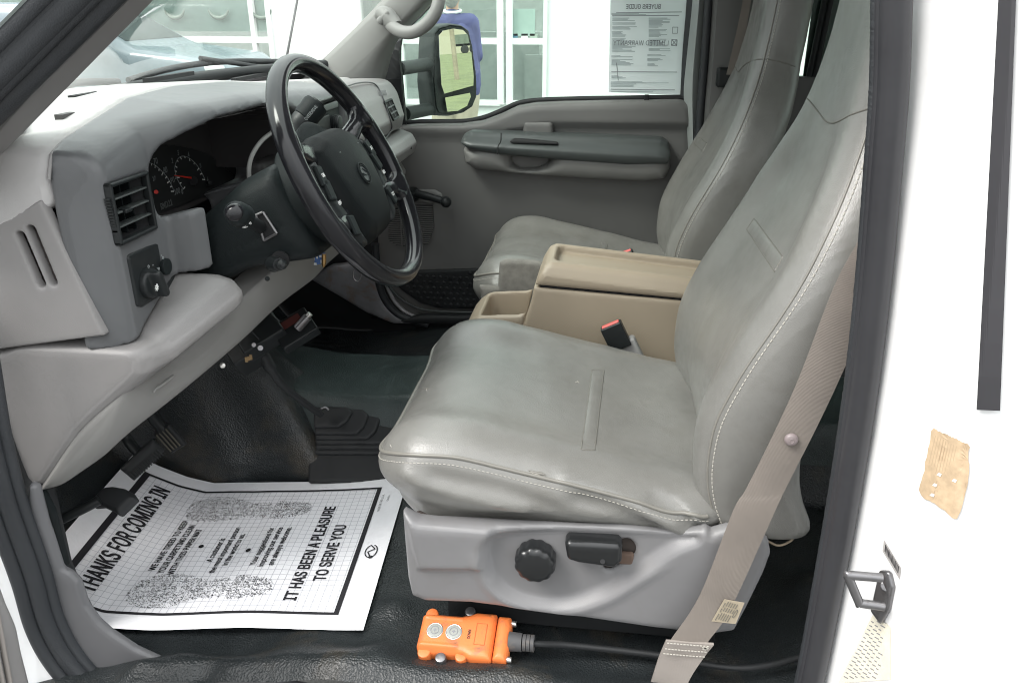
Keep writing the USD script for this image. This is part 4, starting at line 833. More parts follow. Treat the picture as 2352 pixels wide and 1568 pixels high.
part(gs, 'shift_knob', tube([g1 + dg * .018, g1 + dg * .02, g2 - dg * .006, g2 - dg * .001, g2], [.0195, .0212, .0222, .0205, .012], 22), 'dash_black', 50)
part(gs, 'shift_button', tube([g2 - dg * .001, g2 + dg * .003], [.013, .0125], 18), 'plastic', 40)
up_ = np.cross(dg, (CC - g2) / np.linalg.norm(CC - g2)); up_ /= np.linalg.norm(up_); fc = np.cross(dg, up_); fc = fc if fc @ (CC - g2) > 0 else -fc
part(gs, 'shift_print', place(text('OVERDRIVE', .0052, .0004, False, .75, True), g2 - dg * .024 + fc * .0222 - up_ * .0045 * np.sign(up_[2]), dg, up_ * np.sign(up_[2]), fc), 'pale_ink', False)

# ------------------------------------------------------------------ steering wheel
sw_ = thing('steering_wheel', 'black steering wheel with glossy rim and wide airbag pad', 'steering wheel', tuple(WC))
ang = np.linspace(0, 2 * math.pi, 96, endpoint=False)
Rr = .1825; ring = np.array([CP(.0, Rr * math.sin(t), Rr * math.cos(t)) for t in ang])
V_ = []
for t in ang:
    e = EY * math.sin(t) + Bw * math.cos(t)
    for q in np.linspace(0, 2 * math.pi, 18, endpoint=False):
        r_ = .0152 * (1 + .0 * math.cos(2 * q)) ; V_.append(WC + e * (Rr + r_ * .92 * math.cos(q)) + Nw * r_ * 1.06 * math.sin(q))
n_, k_ = len(ang), 18
F_ = [[i * k_ + j, ((i + 1) % n_) * k_ + j, ((i + 1) % n_) * k_ + (j + 1) % k_, i * k_ + (j + 1) % k_] for i in range(n_) for j in range(k_)]
part(sw_, 'rim', (np.array(V_), np.array(F_)[:, ::-1]), 'gloss', True)
dome = lambda U, Vv: .016 * (1 - np.clip((U / .13) ** 2 + ((Vv + .012) / .12) ** 2, 0, 1.5)) 
padp = np.array(Polygon([(-.098, .060), (-.05, .074), (.05, .074), (.098, .060), (.104, .02), (.092, -.04), (.068, -.095), (.04, -.108), (-.04, -.108), (-.068, -.095), (-.092, -.04), (-.104, .02)]).buffer(-.012).buffer(.014).exterior.coords)[:-1]
part(sw_, 'airbag_pad', plate(padp, WC - Nw * .036, EY, Bw, Nw, .036, .016, .0035, front=dome), 'padblk', 60)
part(sw_, 'hub_shroud', cat(tube([CP(-.058, 0, 0), CP(-.05, 0, 0), CP(-.03, 0, 0), CP(-.022, 0, 0)], [.080, .092, .100, .09], 44)), 'dash_black', 60)
def spokes():
    v = Vol((-.215, -.215, -.05), (.215, .215, .035), .0036); a, b, q = v.x, v.y, v.z
    tor = np.sqrt((np.sqrt(a * a + b * b) - Rr) ** 2 + q * q) - .0112
    for s in (-1, 1):
        for p0, p1, w0, w1 in (((.060, .040), (Rr * .92, Rr * .40), .021, .012), ((.060, -.052), (Rr * .945, -Rr * .335), .020, .012)):
            p0, p1 = np.array(p0) * [s, 1], np.array(p1) * [s, 1]; d = p1 - p0; t = np.clip(((a - p0[0]) * d[0] + (b - p0[1]) * d[1]) / (d @ d), 0, 1)
            rr = np.sqrt((a - p0[0] - d[0] * t) ** 2 + (b - p0[1] - d[1] * t) ** 2); w = w0 + (w1 - w0) * t
            bar = smax(rr - w, np.abs(q + .016 * (1 - t)) - .010, .012)
            D = smin(bar, tor, .026); D = smax(D, rr - w - .022 * t, .006); D = smax(D, np.sqrt(a * a + b * b) - Rr - .002, .004)
            m = v.mesh(D); yield place(m, WC, EY, Bw, Nw)
for m in spokes(): part(sw_, 'spoke', m, 'gloss', 60)
for s in (-1, 1):
    pod = np.array(Polygon([(s * .100, .046), (s * .128, .040), (s * .138, .0), (s * .128, -.055), (s * .098, -.098), (s * .074, -.106), (s * .088, -.06), (s * .104, -.01)]).buffer(-.004).buffer(.006).exterior.coords)[:-1]
    pp_ = part(sw_, 'switch_pod', plate(pod, WC - Nw * .024, EY, Bw, Nw, .024, .008, .003), 'plastic', 60)
    for k in range(3):
        f = k / 2; c = np.array([s * (.122 - .0 * f), .018 - .045 * f]) if k < 2 else np.array([s * .107, -.066])
        part(pp_, 'cruise_button', rbox(CP(.0015, c[0], c[1]), (.006, .020, .032), np.stack([Nw, EY * .97 + Bw * (-.24 * -s), np.cross(Nw, EY * .97 + Bw * (.24 * s))], 1), .0025), 'dash_black')
    mk = [place(text(t_, .006, .0004, False, .8, True), CP(.0052, s * a, b), EY, Bw, Nw) for t_, a, b in ((('SET', .122, .015), ('RES', .119, -.03), ('CST', .107, -.069)) if s > 0 else (('ON', .122, .015), ('OFF', .119, -.03)))]
    part(pp_, 'button_print', cat(*mk), 'white_ink', False)
em = part(sw_, 'emblem', cat(*[tube([CP(.0172, rr * math.sin(t), -.010 + rr * math.cos(t)) for t in np.linspace(0, 2 * math.pi, 40, endpoint=False)], .0011, 6, True) for rr in (.0175, .0135)]), 'dash_black', 60)
part(em, 'emblem_face', place(ext(Point(0, 0).buffer(.0125), .001), CP(.0158, 0, -.010), EY, Bw, Nw), 'arm', False)
part(em, 'emblem_mark', cat(*[tube(spline([CP(.0172, .0095 * math.sin(t0 + q), -.010 + .0075 * math.cos(t0 + q) * (1 - .6 * q)) for q in np.linspace(0, 1.6, 5)], 3), .0009, 5) for t0 in (0, 2.1, 4.2)]), 'dash_black', 60)
part(sw_, 'horn_mark', cat(*[tube([CP(.0165 - .0012 * abs(k), k * .045 + q, .035) for q in (-.003, .003)], .0008, 5) for k in (-1, 1)]), 'arm')

# ------------------------------------------------------------------ keys in the ignition
kt = thing('key_ring', 'blue tagged key hanging behind the steering wheel', 'keys', tuple(Y(735, 585, 1.33)))
t0_ = Y(712, 612, 1.335)
part(kt, 'tag', plate([(0, 0), (.026, .004), (.030, .024), (.004, .021)], t0_, EX * .9 + EY * .43, EZ, np.cross(EX * .9 + EY * .43, EZ), .002, .001, .001), 'blue', False)
part(kt, 'tag_print', cat(*[box(t0_ + (EX * .9 + EY * .43) * a + EZ * b - EY * .0028 + EX * .0010, (w, .0004, h)) for a, b, w, h in ((.008, .005, .009, .004), (.008, .016, .004, .006), (.014, .017, .003, .005), (.020, .018, .004, .004), (.022, .008, .005, .006))]), 'white_ink', False)
part(kt, 'key', cat(tube([Y(744, 584, 1.33), Y(744, 604, 1.33), Y(743, 613, 1.33)], [.004, .0045, .002], 8)), 'brass')
part(kt, 'ring', tube(spline([Y(820 + 9 * math.cos(t), 630 + 16 * math.sin(t), 1.45) for t in np.linspace(0, 6.28, 12, endpoint=False)], 3, True), .001, 6, True), 'steel')
# ================================================================== SEATS
def hitmesh(tm, a, b, off=.001):
    d = ray(a, b); d = d / np.linalg.norm(d); tr = np.array(tm.triangles)
    e1, e2 = tr[:, 1] - tr[:, 0], tr[:, 2] - tr[:, 0]; h = np.cross(d, e2); det = (e1 * h).sum(1); det = np.where(np.abs(det) < 1e-14, 1e-14, det)
    s = CC - tr[:, 0]; u = (s * h).sum(1) / det; q = np.cross(s, e1); v = (q @ d) / det; t = (e2 * q).sum(1) / det
    ok = (u >= -1e-6) & (v >= -1e-6) & (u + v <= 1 + 1e-6) & (t > .1)
    return CC + d * (t[ok].min() - off) if ok.any() else None
def hits(tm, pts, off=.001): return np.array([p for p in (hitmesh(tm, a, b, off) for a, b in pts) if p is not None])
HT = [(-.345, .292), (-.325, .314), (-.30, .331), (-.265, .342), (-.2, .344), (-.1, .324), (0, .303), (.08, .284), (.17, .270), (.3, .262)]
FX = [(.22, .165), (.27, .138), (.33, .126), (.41, .130), (.49, .161), (.607, .222), (.70, .262), (.78, .290), (.855, .304), (.93, .312), (1.05, .322), (1.12, .328)]
HW = [(.2, .250), (.45, .258), (.58, .252), (.66, .232), (.72, .204), (.78, .170), (.84, .150), (.92, .142), (1.1, .132)]
def rounded(tab, sig):
    k = np.array([q[0] for q in tab]); h = np.array([q[1] for q in tab]); d = np.linspace(k[0] - .06, k[-1] + .06, 260)
    e = np.interp(d, k, h) + np.where(d < k[0], (d - k[0]) * (h[1] - h[0]) / (k[1] - k[0]), 0) + np.where(d > k[-1], (d - k[-1]) * (h[-1] - h[-2]) / (k[-1] - k[-2]), 0)
    w = np.exp(-((d[:, None] - d[None]) / sig) ** 2 / 2); w /= w.sum(1)[:, None]; e = w @ e; ok = (d >= k[0]) & (d <= k[-1]); return list(zip(d[ok], e[ok]))
HT, FX, HW = rounded(HT, .016), rounded(FX, .022), rounded(HW, .022)
def seg2(a, b, x, z):
    ex, ez = b - a; t = np.clip(((x - a[0]) * ex + (z - a[1]) * ez) / (ex * ex + ez * ez), 0, 1); return (x - a[0] - ex * t) ** 2 + (z - a[1] - ez * t) ** 2
FOLDS = [(XZ(p, .95), am, wd) for p, am, wd in (([(1300, 1110), (1400, 1135), (1470, 1165), (1530, 1205), (1580, 1240)], .010, .010), ([(1330, 1150), (1420, 1178), (1500, 1215)], -.007, .011), ([(930, 1090), (1050, 1130), (1200, 1165)], .006, .012), ([(1000, 1090), (1150, 1120), (1280, 1165)], -.005, .010), ([(1500, 1160), (1560, 1185), (1600, 1220)], -.008, .008), ([(1545, 1150), (1580, 1180), (1600, 1200)], .006, .006))]
def cushion_sdf(v, yc, seed, side=True):
    x, y, z = v.x, v.y, v.z; a = np.abs(y - yc)
    rect = np.array(Polygon([(-.331, -.262), (.21, -.262), (.21, .262), (-.331, .262)]).buffer(-.09).buffer(.09, 14).exterior.coords)[:-1]
    d2 = pd(rect, x, y - yc)                                  # (nx, ny, 1)
    h = yi(x, *HT) + .016 * np.exp(-((a - .195) / .05) ** 2) + .004 * np.exp(-((x + .24) / .06) ** 2) * (a < .3) - .006 * smooth01((.12 - np.abs(x - .02)) / .12) * smooth01((.2 - a) / .2)
    P2 = np.stack(np.broadcast_arrays(x * 9, y * 7, 0 * x * y), -1); h = h + .007 * (meshkit.fbm(P2, 3, seed) - .5)
    P3 = np.stack(np.broadcast_arrays(x * 5 + z * 9, y * 3, z * 16 - x * 6), -1)
    wr = (meshkit.fbm(P3, 2, seed + 3) - .5) * smooth01((.30 - z) / .08)
    dd_ = d2 - .010 * np.sin(np.clip((h - z) / .13, 0, 1) * 3.1) + .034 * wr + .040 * smooth01((.315 - z) / .12) ** 1.5 * smooth01((-x - .20) / .10)
    for k_, (line, am, wd) in enumerate(FOLDS):
        dl = np.sqrt(np.minimum.reduce([seg2(line[i], line[i + 1], x, z) for i in range(len(line) - 1)])); dd_ = dd_ - am * np.exp(-(dl / wd) ** 2) * (y < yc)
    dd_ = dd_ + .034 * smooth01((.272 - z) / .05) * smooth01((yc - y - .1) / .1) * smooth01((x + .30) / .12)
    D = smax(dd_, z - h, .042); return smax(D, .205 - z, .02)
def back_sdf(v, yc, seed):
    x, y, z = v.x, v.y, v.z; a = np.abs(y - yc)
    fx = yi(z, *FX); th = yi(z, (.2, .15), (.5, .140), (.7, .118), (.8, .102), (1.1, .092)); hw = yi(z, *HW)
    fr = fx + .020 * smooth01((hw - a - .045) / .10) * smooth01((.86 - z) / .2) + .010 * smooth01((a - hw + .05) / .05)
    P2 = np.stack(np.broadcast_arrays(x * 2, y * 6, z * 6), -1); fr = fr + .008 * (meshkit.fbm(P2, 3, seed) - .5)
    D = smax(fr - x, x - fx - th, .05); D = smax(D * .86, a - hw, .042); D = smax(D, .222 + .15 * np.clip(x - .2, 0, 1) * 0 - z, .03); return smax(D, z - 1.075, .06)
def seat(name, label, yc, seed):
    t = thing(name, label, 'seat', (0, yc, 0), 'bucket seats of the cab')
    v = Vol((-.365, yc - .30, .19), (.235, yc + .30, .385), .006); cm = v.mesh(cushion_sdf(v, yc, seed)); part(t, 'cushion', cm, 'seat', 60)
    v2 = Vol((.09, yc - .285, .20), (.50, yc + .285, 1.10), .0065); bm = v2.mesh(back_sdf(v2, yc, seed + 5)); part(t, 'backrest', bm, 'seat', 60)
    # piping round the cushion edge
    r = np.array(Polygon([(-.331, -.262), (.45, -.262), (.45, .262), (-.331, .262)]).buffer(-.09).buffer(.088, 14).exterior.coords)[:-1]
    r = np.vstack([np.linspace(r[i], r[(i + 1) % len(r)], max(1, int(np.linalg.norm(r[(i + 1) % len(r)] - r[i]) / .012)), endpoint=False) for i in range(len(r))]); ring = [(a, yc + b, np.interp(a, *zip(*HT)) - .004) for a, b in r if a < .165]
    k = max(range(len(ring)), key=lambda i: np.linalg.norm(np.array(ring[i]) - np.array(ring[i - 1]))); ring = ring[k:] + ring[:k]
    dense = spline(ring, 3); rs = snap(cm, dense, .0012)
    for _ in range(2): rs[1:-1] = (rs[:-2] + rs[1:-1] * 2 + rs[2:]) / 4
    part(t, 'cushion_piping', tube(rs, .0028, 8), 'piping', 60)
    below = snap(cm, dense + [0, 0, -.010] + (dense - [-.06, yc, 0]) * [.02, .025, 0], .0006)
    for _ in range(2): below[1:-1] = (below[:-2] + below[1:-1] * 2 + below[2:]) / 4
    part(t, 'cushion_stitching', stitches(below, .0062, .0036, .0006), 'thread', 60, kind='stuff')
    for s in (-1, 1):
        zz = np.linspace(.25, 1.03, 60); pts = np.array([(np.interp(z, *zip(*FX)) + .012, yc + s * (np.interp(z, *zip(*HW)) - .006), z) for z in zz])
        q = snap(bm, pts, .0004)
        for _ in range(2): q[1:-1] = (q[:-2] + q[1:-1] * 2 + q[2:]) / 4
        part(t, 'backrest_seam', tube(q, .0016, 6), 'piping', 60)
        q2 = snap(bm, pts + [.011, 0, -.002], .0006); q2[1:-1] = (q2[:-2] + q2[1:-1] * 2 + q2[2:]) / 4
        part(t, 'backrest_stitching', stitches(q2, .0068, .0042, .0009), 'thread', 60, kind='stuff')
    return t, cm, bm
DS, dcm, dbm = seat('driver_seat', 'near grey vinyl driver seat with scuffed cushion and plastic side shield', 1.215, 11)
PS, pcm, pbm = seat('passenger_seat', 'far grey vinyl passenger seat with carpeted side, behind the beige console', 2.055, 31)
def seam(t, nm, tm, pts, r=.0011, m='arm'):
    q = hits(tm, spline(np.array([(a, b, 0) for a, b in pts], float), 6)[:, :2], .0002)
    if len(q) > 2:
        for _ in range(2): q[1:-1] = (q[:-2] + q[1:-1] * 2 + q[2:]) / 4
        part(t, nm, tube(q, r, 6), m, 60)
MT['seamdark'] = mat('dark_seam', (.12, .115, .10), .7)
seam(DS, 'headrest_seam', dbm, [(1853, 225), (1866, 240), (1880, 258), (1896, 278), (1912, 283), (1930, 277), (1955, 264), (1995, 250)], .0012, 'seamdark')
seam(PS, 'headrest_seam', pbm, [(1683, 148), (1690, 158), (1697, 165), (1706, 153), (1722, 142), (1742, 137), (1765, 137), (1795, 143), (1826, 153)], .0013, 'seamdark')
# sewn pull straps
def strapon(t, tm, quad, n=10):
    q = np.array(quad, float); P = []
    for s in np.linspace(0, 1, n):
        row = []
        for w in np.linspace(0, 1, 6):
            a = (1 - s) * ((1 - w) * q[0] + w * q[1]) + s * ((1 - w) * q[3] + w * q[2]); p = hitmesh(tm, a[0], a[1], .0010 + .0036 * (1 - (2 * w - 1) ** 4) * (1 - (2 * s - 1) ** 6)); row.append(p)
        P.append(row)
    m = part(t, 'pull_strap', grid_mesh(np.array(P)), 'seat', 60)
    o = [(1 - s) * q[0] + s * q[3] for s in np.linspace(0, 1, 14)] + [(1 - s) * q[3] + s * q[2] for s in np.linspace(0, 1, 5)][1:] + [(1 - s) * q[2] + s * q[1] for s in np.linspace(0, 1, 14)][1:] + [(1 - s) * q[1] + s * q[0] for s in np.linspace(0, 1, 5)][1:]
    part(m, 'strap_stitching', stitches(hits(tm, o, .0012), .0045, .003, .0006), 'piping', 60, kind='stuff')
    part(m, 'strap_edge', tube(hits(tm, o, .0003), .0010, 6), 'seamdark', 60)
strapon(DS, dcm, [(1360, 850), (1387, 851), (1366, 1034), (1335, 1032)])
strapon(DS, dbm, [(1715, 527), (1732, 502), (1798, 590), (1779, 624)])
strapon(PS, pcm, [(1383, 556), (1396, 558), (1385, 602), (1371, 600)], 6)
strapon(PS, pbm, [(1594, 330), (1606, 316), (1624, 330), (1614, 348)], 6)
for pts, r in (([(972, 893), (981, 892), (986, 891)], .0016), ([(979, 897), (980, 893)], .001), ([(1321, 878), (1327, 876), (1330, 879)], .0014), ([(1214, 1079), (1228, 1085), (1243, 1087), (1254, 1091)], .0022), ([(1218, 1083), (1230, 1089), (1240, 1090)], .0014), ([(896, 1021), (899, 1026)], .0008)):
    q = hits(dcm, pts, .0006)
    if len(q) > 1: part(DS, 'vinyl_tear', tube(q, [r * .3] + [r] * (len(q) - 2) + [r * .3] if len(q) > 2 else r * .6, 6), 'piping' if r > .0015 else 'thread', 60)
# side shield
sp_ = [(921, 1176), (926, 1240), (934, 1330), (943, 1371), (975, 1384), (1080, 1388), (1200, 1403), (1350, 1424), (1500, 1446), (1640, 1462), (1690, 1458), (1722, 1400), (1760, 1325), (1776, 1282), (1770, 1250), (1745, 1226), (1715, 1214), (1672, 1216), (1635, 1226), (1622, 1216), (1600, 1223), (1560, 1232), (1430, 1219), (1300, 1215), (1150, 1207), (1000, 1199), (960, 1195)]
shp = XZ(sp_, .945)
rec = XZ([(1130, 1235), (1118, 1300), (1150, 1352), (1210, 1384), (1290, 1391), (1380, 1366), (1470, 1312), (1550, 1262), (1600, 1240), (1560, 1236), (1300, 1222)], .945)
rec = spline(np.c_[rec, 0 * rec[:, 0]], 8, True)[:, :2]
blk = XZ([(938, 1190), (1130, 1210), (1120, 1245), (1105, 1300), (965, 1300), (950, 1250)], .945)
slot = spline(np.c_[XZ([(1402, 1272), (1425, 1262), (1442, 1258), (1453, 1271), (1449, 1287), (1425, 1301), (1400, 1317), (1390, 1309)], .945), np.zeros(8)], 4, True)[:, :2]
def sfront(U, V):
    dr_ = pd(rec, U, V); f = -.015 * smooth01(.5 - dr_ / .022) + .008 * smooth01(.5 - pd(blk, U, V) / .014)
    lip = .003 * smooth01(1 - np.abs(dr_ - .012) / .014) * smooth01((.20 - V) / .03)
    return f + lip - .10 * np.clip(U - .16, 0, 1)
ss = part(DS, 'side_shield', plate(shp, (0, .968, 0), EX, EZ, -EY, .026, .009, .0032, [np.array(Polygon(slot).buffer(.0).exterior.coords)[:-1]], sfront), 'seatplastic', 60, 'grey plastic shield along the seat base')
part(DS, 'slot_filler', plate(shp * [.96, .9] + [0, .014], (0, .98, 0), EX, EZ, -EY, .012, .004, .006), 'tan' if False else mat('brown_slot', (.045, .035, .03), .8), 60)
kc = Y(1230, 1285, .945)
ka_ = np.linspace(0, 2 * math.pi, 120, endpoint=False); kr = .0300 - .0016 * np.abs(np.cos(ka_ * 6)) ** 3
kp_ = np.stack([kr * np.cos(ka_), kr * np.sin(ka_)], 1)
part(DS, 'lumbar_knob', plate(kp_, kc + EY * .012, EX, EZ, -EY, .030, .005, .0018, front=lambda U, V: .003 * np.clip(1 - (U ** 2 + V ** 2) / .0007, 0, 1)), 'shiny', 40)
hp = XZ([(1298, 1250), (1306, 1244), (1420, 1250), (1428, 1258), (1427, 1290), (1410, 1303), (1330, 1292), (1304, 1284)], .93)
part(DS, 'recline_handle', plate(np.array(Polygon(hp).buffer(-.005).buffer(.006).exterior.coords)[:-1], (0, .956, 0), EX, EZ, -EY, .030, .006, .0022), 'shiny', 50)
part(DS, 'handle_screw', cyl(Y(1384, 1289, .924), Y(1384, 1289, .9265), .0035, 12), 'dark')
part(DS, 'handle_rag', rbox(Y(1438, 1280, .962), (.022, .01, .020), None, .004), mat('brown_rag', (.10, .066, .05), .9), 60)
part(DS, 'seat_base', cat(box((-.02, 1.215, .10), (.42, .42, .18))), 'rubber', False)
part(PS, 'seat_base', cat(box((-.02, 2.055, .10), (.42, .42, .18))), 'rubber', False)
part(DS, 'fabric_edge', tube(spline([Y(a, b, .975) for a, b in ((1728, 1216), (1745, 1228), (1766, 1243), (1790, 1252), (1818, 1240), (1824, 1224), (1834, 1216))], 4), .0018, 6), mat('frayed_beige_edge', (.24, .195, .14), .95), 60)
# carpeted near side of the passenger seat
cpx = [(1146, 604), (1160, 598), (1200, 598), (1240, 603), (1290, 610), (1290, 735), (1113, 712), (1106, 690), (1098, 657), (1142, 660)]
part(PS, 'carpet_side', plate(XZ(cpx, 1.770), (0, 1.790, 0), EX, EZ, -EY, .018, .006, .0035), 'carpet', 60, 'grey carpet covering the near side of the seat')
part(PS, 'front_skirt', plate([(1.80, .10), (1.80, .285), (2.30, .285), (2.30, .10)], (-.285, 0, 0), EY, EZ, -EX, .02, .008, .006), 'carpet', 60)
# buckles
def buckle(t, y, quad, sleeve, dy):
    q = [Y(a, b, y) for a, b in quad]; c = sum(q) / 4; ax = (q[0] + q[1] - q[2] - q[3]) / 2; L_ = np.linalg.norm(ax); ax /= L_; wd = np.linalg.norm(q[1] - q[0])
    lat = (q[1] - q[0]) - ax * ((q[1] - q[0]) @ ax); lat /= np.linalg.norm(lat); nn = np.cross(lat, ax); R = np.stack([lat, ax, nn], 1)
    b = part(t, 'belt_buckle', rbox(c, (wd, L_, .022), R, .003), 'plastic')
    part(b, 'release_button', rbox(c + ax * (L_ / 2 - .001), (wd * .82, .006, .012), R, .0015), 'redplastic')
    if sleeve:
        e = Y(*sleeve, y + .02); m = c - ax * L_ * .35
        part(b, 'buckle_sleeve', rbox((m + e) / 2, (wd * 1.12, np.linalg.norm(m - e), .026), R, .006), mat('grey_sleeve', (.26, .255, .25), .7))
buckle(DS, 1.50, [(1380, 757), (1424, 733), (1447, 783), (1408, 812)], (1468, 838), 0)
buckle(PS, 1.80, [(1414, 585), (1453, 574), (1466, 612), (1430, 625)], None, 0)

# ------------------------------------------------------------------ centre console
cs = thing('centre_console', 'beige plastic centre console with lid and open front bin between the seats', 'console', (0, 1.65, 0))
cy0, cy1 = 1.565, 1.735
body = XZ([(1226, 660), (1220, 690), (1200, 755), (1185, 800), (1150, 940), (1700, 990), (1640, 700), (1552, 690)], cy0)
part(cs, 'body', plate(body, (0, cy1, 0), EX, EZ, -EY, cy1 - cy0, .003, .004), 'beige', 60)
lid = XZ([(1228, 656), (1226, 646), (1238, 610), (1252, 600), (1262, 602), (1640, 642), (1640, 690), (1556, 687)], cy0)
v = Vol((-.18, cy0 - .02, .33), (.26, cy1 + .03, .47), .004); x, y, z = v.x, v.y, v.z
lt = yi(x, (-.16, .436), (.2, .402))
lp_ = np.array([(-.150, .388), (-.146, .402), (-.132, .428), (-.118, .436), (.25, .404), (.25, .3655)])
D = smax(pd(lp_, x, z) + 0 * y, np.abs(y - (cy0 + cy1) / 2) - (cy1 - cy0) / 2 - .004 + .5 * np.clip(z - lt + .022, 0, 1), .012)
trayd = smax(smax(-.112 - x, np.abs(y - (cy0 + cy1) / 2) - .056, .02), (yi(x, (-.16, .424), (.2, .390)) - z), .006)
part(cs, 'lid', v.mesh(smax(D, -trayd, .006)), 'beige', 60)
part(cs, 'lid_gap', box((.05, (cy0 + cy1) / 2, .3735), (.38, cy1 - cy0 - .012, .016), np.array([[math.cos(.057), 0, math.sin(.057)], [0, 1, 0], [-math.sin(.057), 0, math.cos(.057)]])), 'dark', False)
bp_ = XZ([(1068, 756), (1072, 744), (1086, 728), (1104, 716), (1120, 713), (1196, 711), (1212, 706), (1200, 760), (1150, 960), (1060, 960)], 1.60)
v = Vol((-.33, cy0 - .01, -.02), (-.12, cy1 + .02, .36), .004); x, y, z = v.x, v.y, v.z
D = smax(pd(bp_, x, z) + 0 * y, np.abs(y - (cy0 + cy1) / 2) - (cy1 - cy0) / 2, .012)
D = smax(D, -smax(smax(np.abs(x + .205) - .062, np.abs(y - (cy0 + cy1) / 2) - .072, .02), .12 - z, .01), .006)
part(cs, 'front_bin', v.mesh(D), 'beige', 60)

# ------------------------------------------------------------------ driver's seat belt
sb_ = thing('driver_seat_belt', 'taupe seat belt strap running down past the near seat to the floor', 'seat belt', tuple(Y(1640, 1300, .92)))
Lf = [(2010, 440, .945), (1975, 545, .94), (1916, 659, .935), (1836, 867, .93), (1778, 995, .928), (1714, 1123, .925), (1683, 1176, .922), (1607, 1368, .915), (1536, 1476, .908)]
Rt = [(2060, 440, .93), (2050, 560, .93), (2003, 700, .928), (1930, 867, .925), (1877, 979, .923), (1804, 1123, .92), (1779, 1176, .917), (1679, 1396, .91), (1624, 1476, .903)]
l_, r_ = spline([Y(*p) for p in Lf], 6), spline([Y(*p) for p in Rt], 6)
mid = (l_ + r_) / 2 + EY * -.001
web = np.stack([l_, l_ * .75 + r_ * .25 - EY * .0012, mid - EY * .0008, l_ * .25 + r_ * .75 - EY * .0012, r_], 1)
part(sb_, 'webbing', thick(grid_mesh(web), EY * .0012), 'belt', 60)
Lf2 = [(1530, 1472, .905), (1512, 1515, .902), (1495, 1568, .898), (1470, 1640, .893)]; Rt2 = [(1640, 1480, .898), (1612, 1516, .896), (1580, 1568, .892), (1555, 1640, .888)]
part(sb_, 'lower_sleeve', thick(ribbon(spline([Y(*p) for p in Lf2], 5), spline([Y(*p) for p in Rt2], 5)), EY * .004), mat('grey_taupe_sleeve', (.235, .21, .19), .85, 0, .5, .12, 14, weave=380), 60)
for dy in (0, 13, 24): part(sb_, 'sleeve_stitching', stitches(spline([Y(1532 + dy * -.35, 1476 + dy, .8975), Y(1580, 1480 + dy * 1.05, .8965), Y(1632 - dy * .5, 1484 + dy, .8945)], 4), .0045, .003, .0008), 'thread', 60)
part(sb_, 'frayed_thread', cat(*[tube(spline([Y(1620 + rng.uniform(-8, 8), 1488 + rng.uniform(-4, 4), .893) for _ in range(4)], 4), .0005, 5) for _ in range(6)]), 'thread', 60)
bt = Y(1817, 1008, .921)
part(sb_, 'stop_button', cat(tube([bt, bt - EY * .003, bt - EY * .005, bt - EY * .0052], [.0085, .0082, .006, .003], 22), tube([bt - EY * .005 + .0028 * np.array([math.cos(t), 0, math.sin(t)]) for t in np.linspace(0, 6.28, 16, endpoint=False)], .0006, 5, True)), mat('mauve_plastic', (.20, .165, .165), .4), 50)
tg = [Y(a, b, .9105) - EY * .0035 for a, b in ((1663, 1372), (1709, 1380), (1689, 1428), (1634, 1422))]
tq = np.array([[(1 - a) * ((1 - b) * tg[0] + b * tg[1]) + a * ((1 - b) * tg[3] + b * tg[2]) for b in np.linspace(0, 1, 3)] for a in np.linspace(0, 1, 3)])
tgp = part(sb_, 'belt_tag', thick(grid_mesh(tq), EY * .0008), 'tag', False)
tu = (tg[3] - tg[0]); tv = (tg[1] - tg[0])
part(tgp, 'tag_print', cat(*[tube([tg[0] + tu * a0 + tv * b - EY * .0006, tg[0] + tu * a1 + tv * b - EY * .0006], .00045, 4) for b in np.linspace(.12, .72, 6) for a0, a1 in (lambda s: [(s, s + .2), (s + .25, s + .42), (s + .5, min(s + .8, .93))])(rng.uniform(.05, .12))], tube([tg[0] + tu * (.5 + .18 * math.cos(t)) + tv * (.86 + .06 * math.sin(t)) - EY * .0006 for t in np.linspace(0, 6.28, 16, endpoint=False)], .0004, 4, True)), 'seamdark', 60)

# ================================================================== PASSENGER DOOR
pdr = thing('passenger_door', 'grey passenger door with long armrest, window crank and clear window', 'door', (-.2, 2.36, .3))
dp = XZ([(860, 300), (905, 290), (960, 285), (1060, 284), (1110, 277), (1150, 262), (1190, 243), (1230, 236), (1300, 233), (1400, 231), (1560, 229), (1588, 236), (1588, 400), (1582, 620), (1570, 752), (960, 742), (905, 715), (880, 680), (866, 620)], 2.35)
dfy = lambda U, V: .020 * smooth01((V - .545) / .06) * smooth01((V - np.interp(U, [-.7, -.42, -.30, -.2, .3], [.575, .580, .62, .640, .645]) + .05) / .03) + .010 * smooth01(1 - np.abs(V - .50) / .3) - .0 * U
dpm = plate(dp, (0, 2.385, 0), EX, EZ, -EY, .035, .012, .005, front=dfy)
part(pdr, 'door_panel', dpm, 'door', 60)
sill = [(905, 289), (960, 282), (1060, 281), (1108, 273), (1148, 258), (1188, 240), (1230, 233), (1300, 230), (1400, 228), (1560, 226), (1586, 226)]
part(pdr, 'window_seal', tube(spline([Y(a, b - 1, 2.375) for a, b in sill], 4), .0085, 10), 'rubber', 60)
part(pdr, 'door_skin', plate(XZ([(850, 300), (905, 292), (1110, 282), (1190, 250), (1300, 238), (1590, 233), (1580, 800), (900, 800)], 2.40), (0, 2.45, 0), EX, EZ, -EY, .04, .006, .008), 'white', 60)
wf = [(905, 294), (918, 180), (922, 90), (985, 10), (1120, -130)]
part(pdr, 'window_frame', cat(thick(grid_mesh(np.stack([spline([Y(a, b, 2.375) for a, b in ((866, 180), (880, 130), (915, 90), (975, 15), (1095, -130))], 4), spline([Y(a, b, 2.365) for a, b in ((932, 280), (924, 200), (921, 92), (985, 18), (1105, -130))], 4)], 1)), EY * .02)), 'rubber', False, 'black mirror sail panel and front window frame')
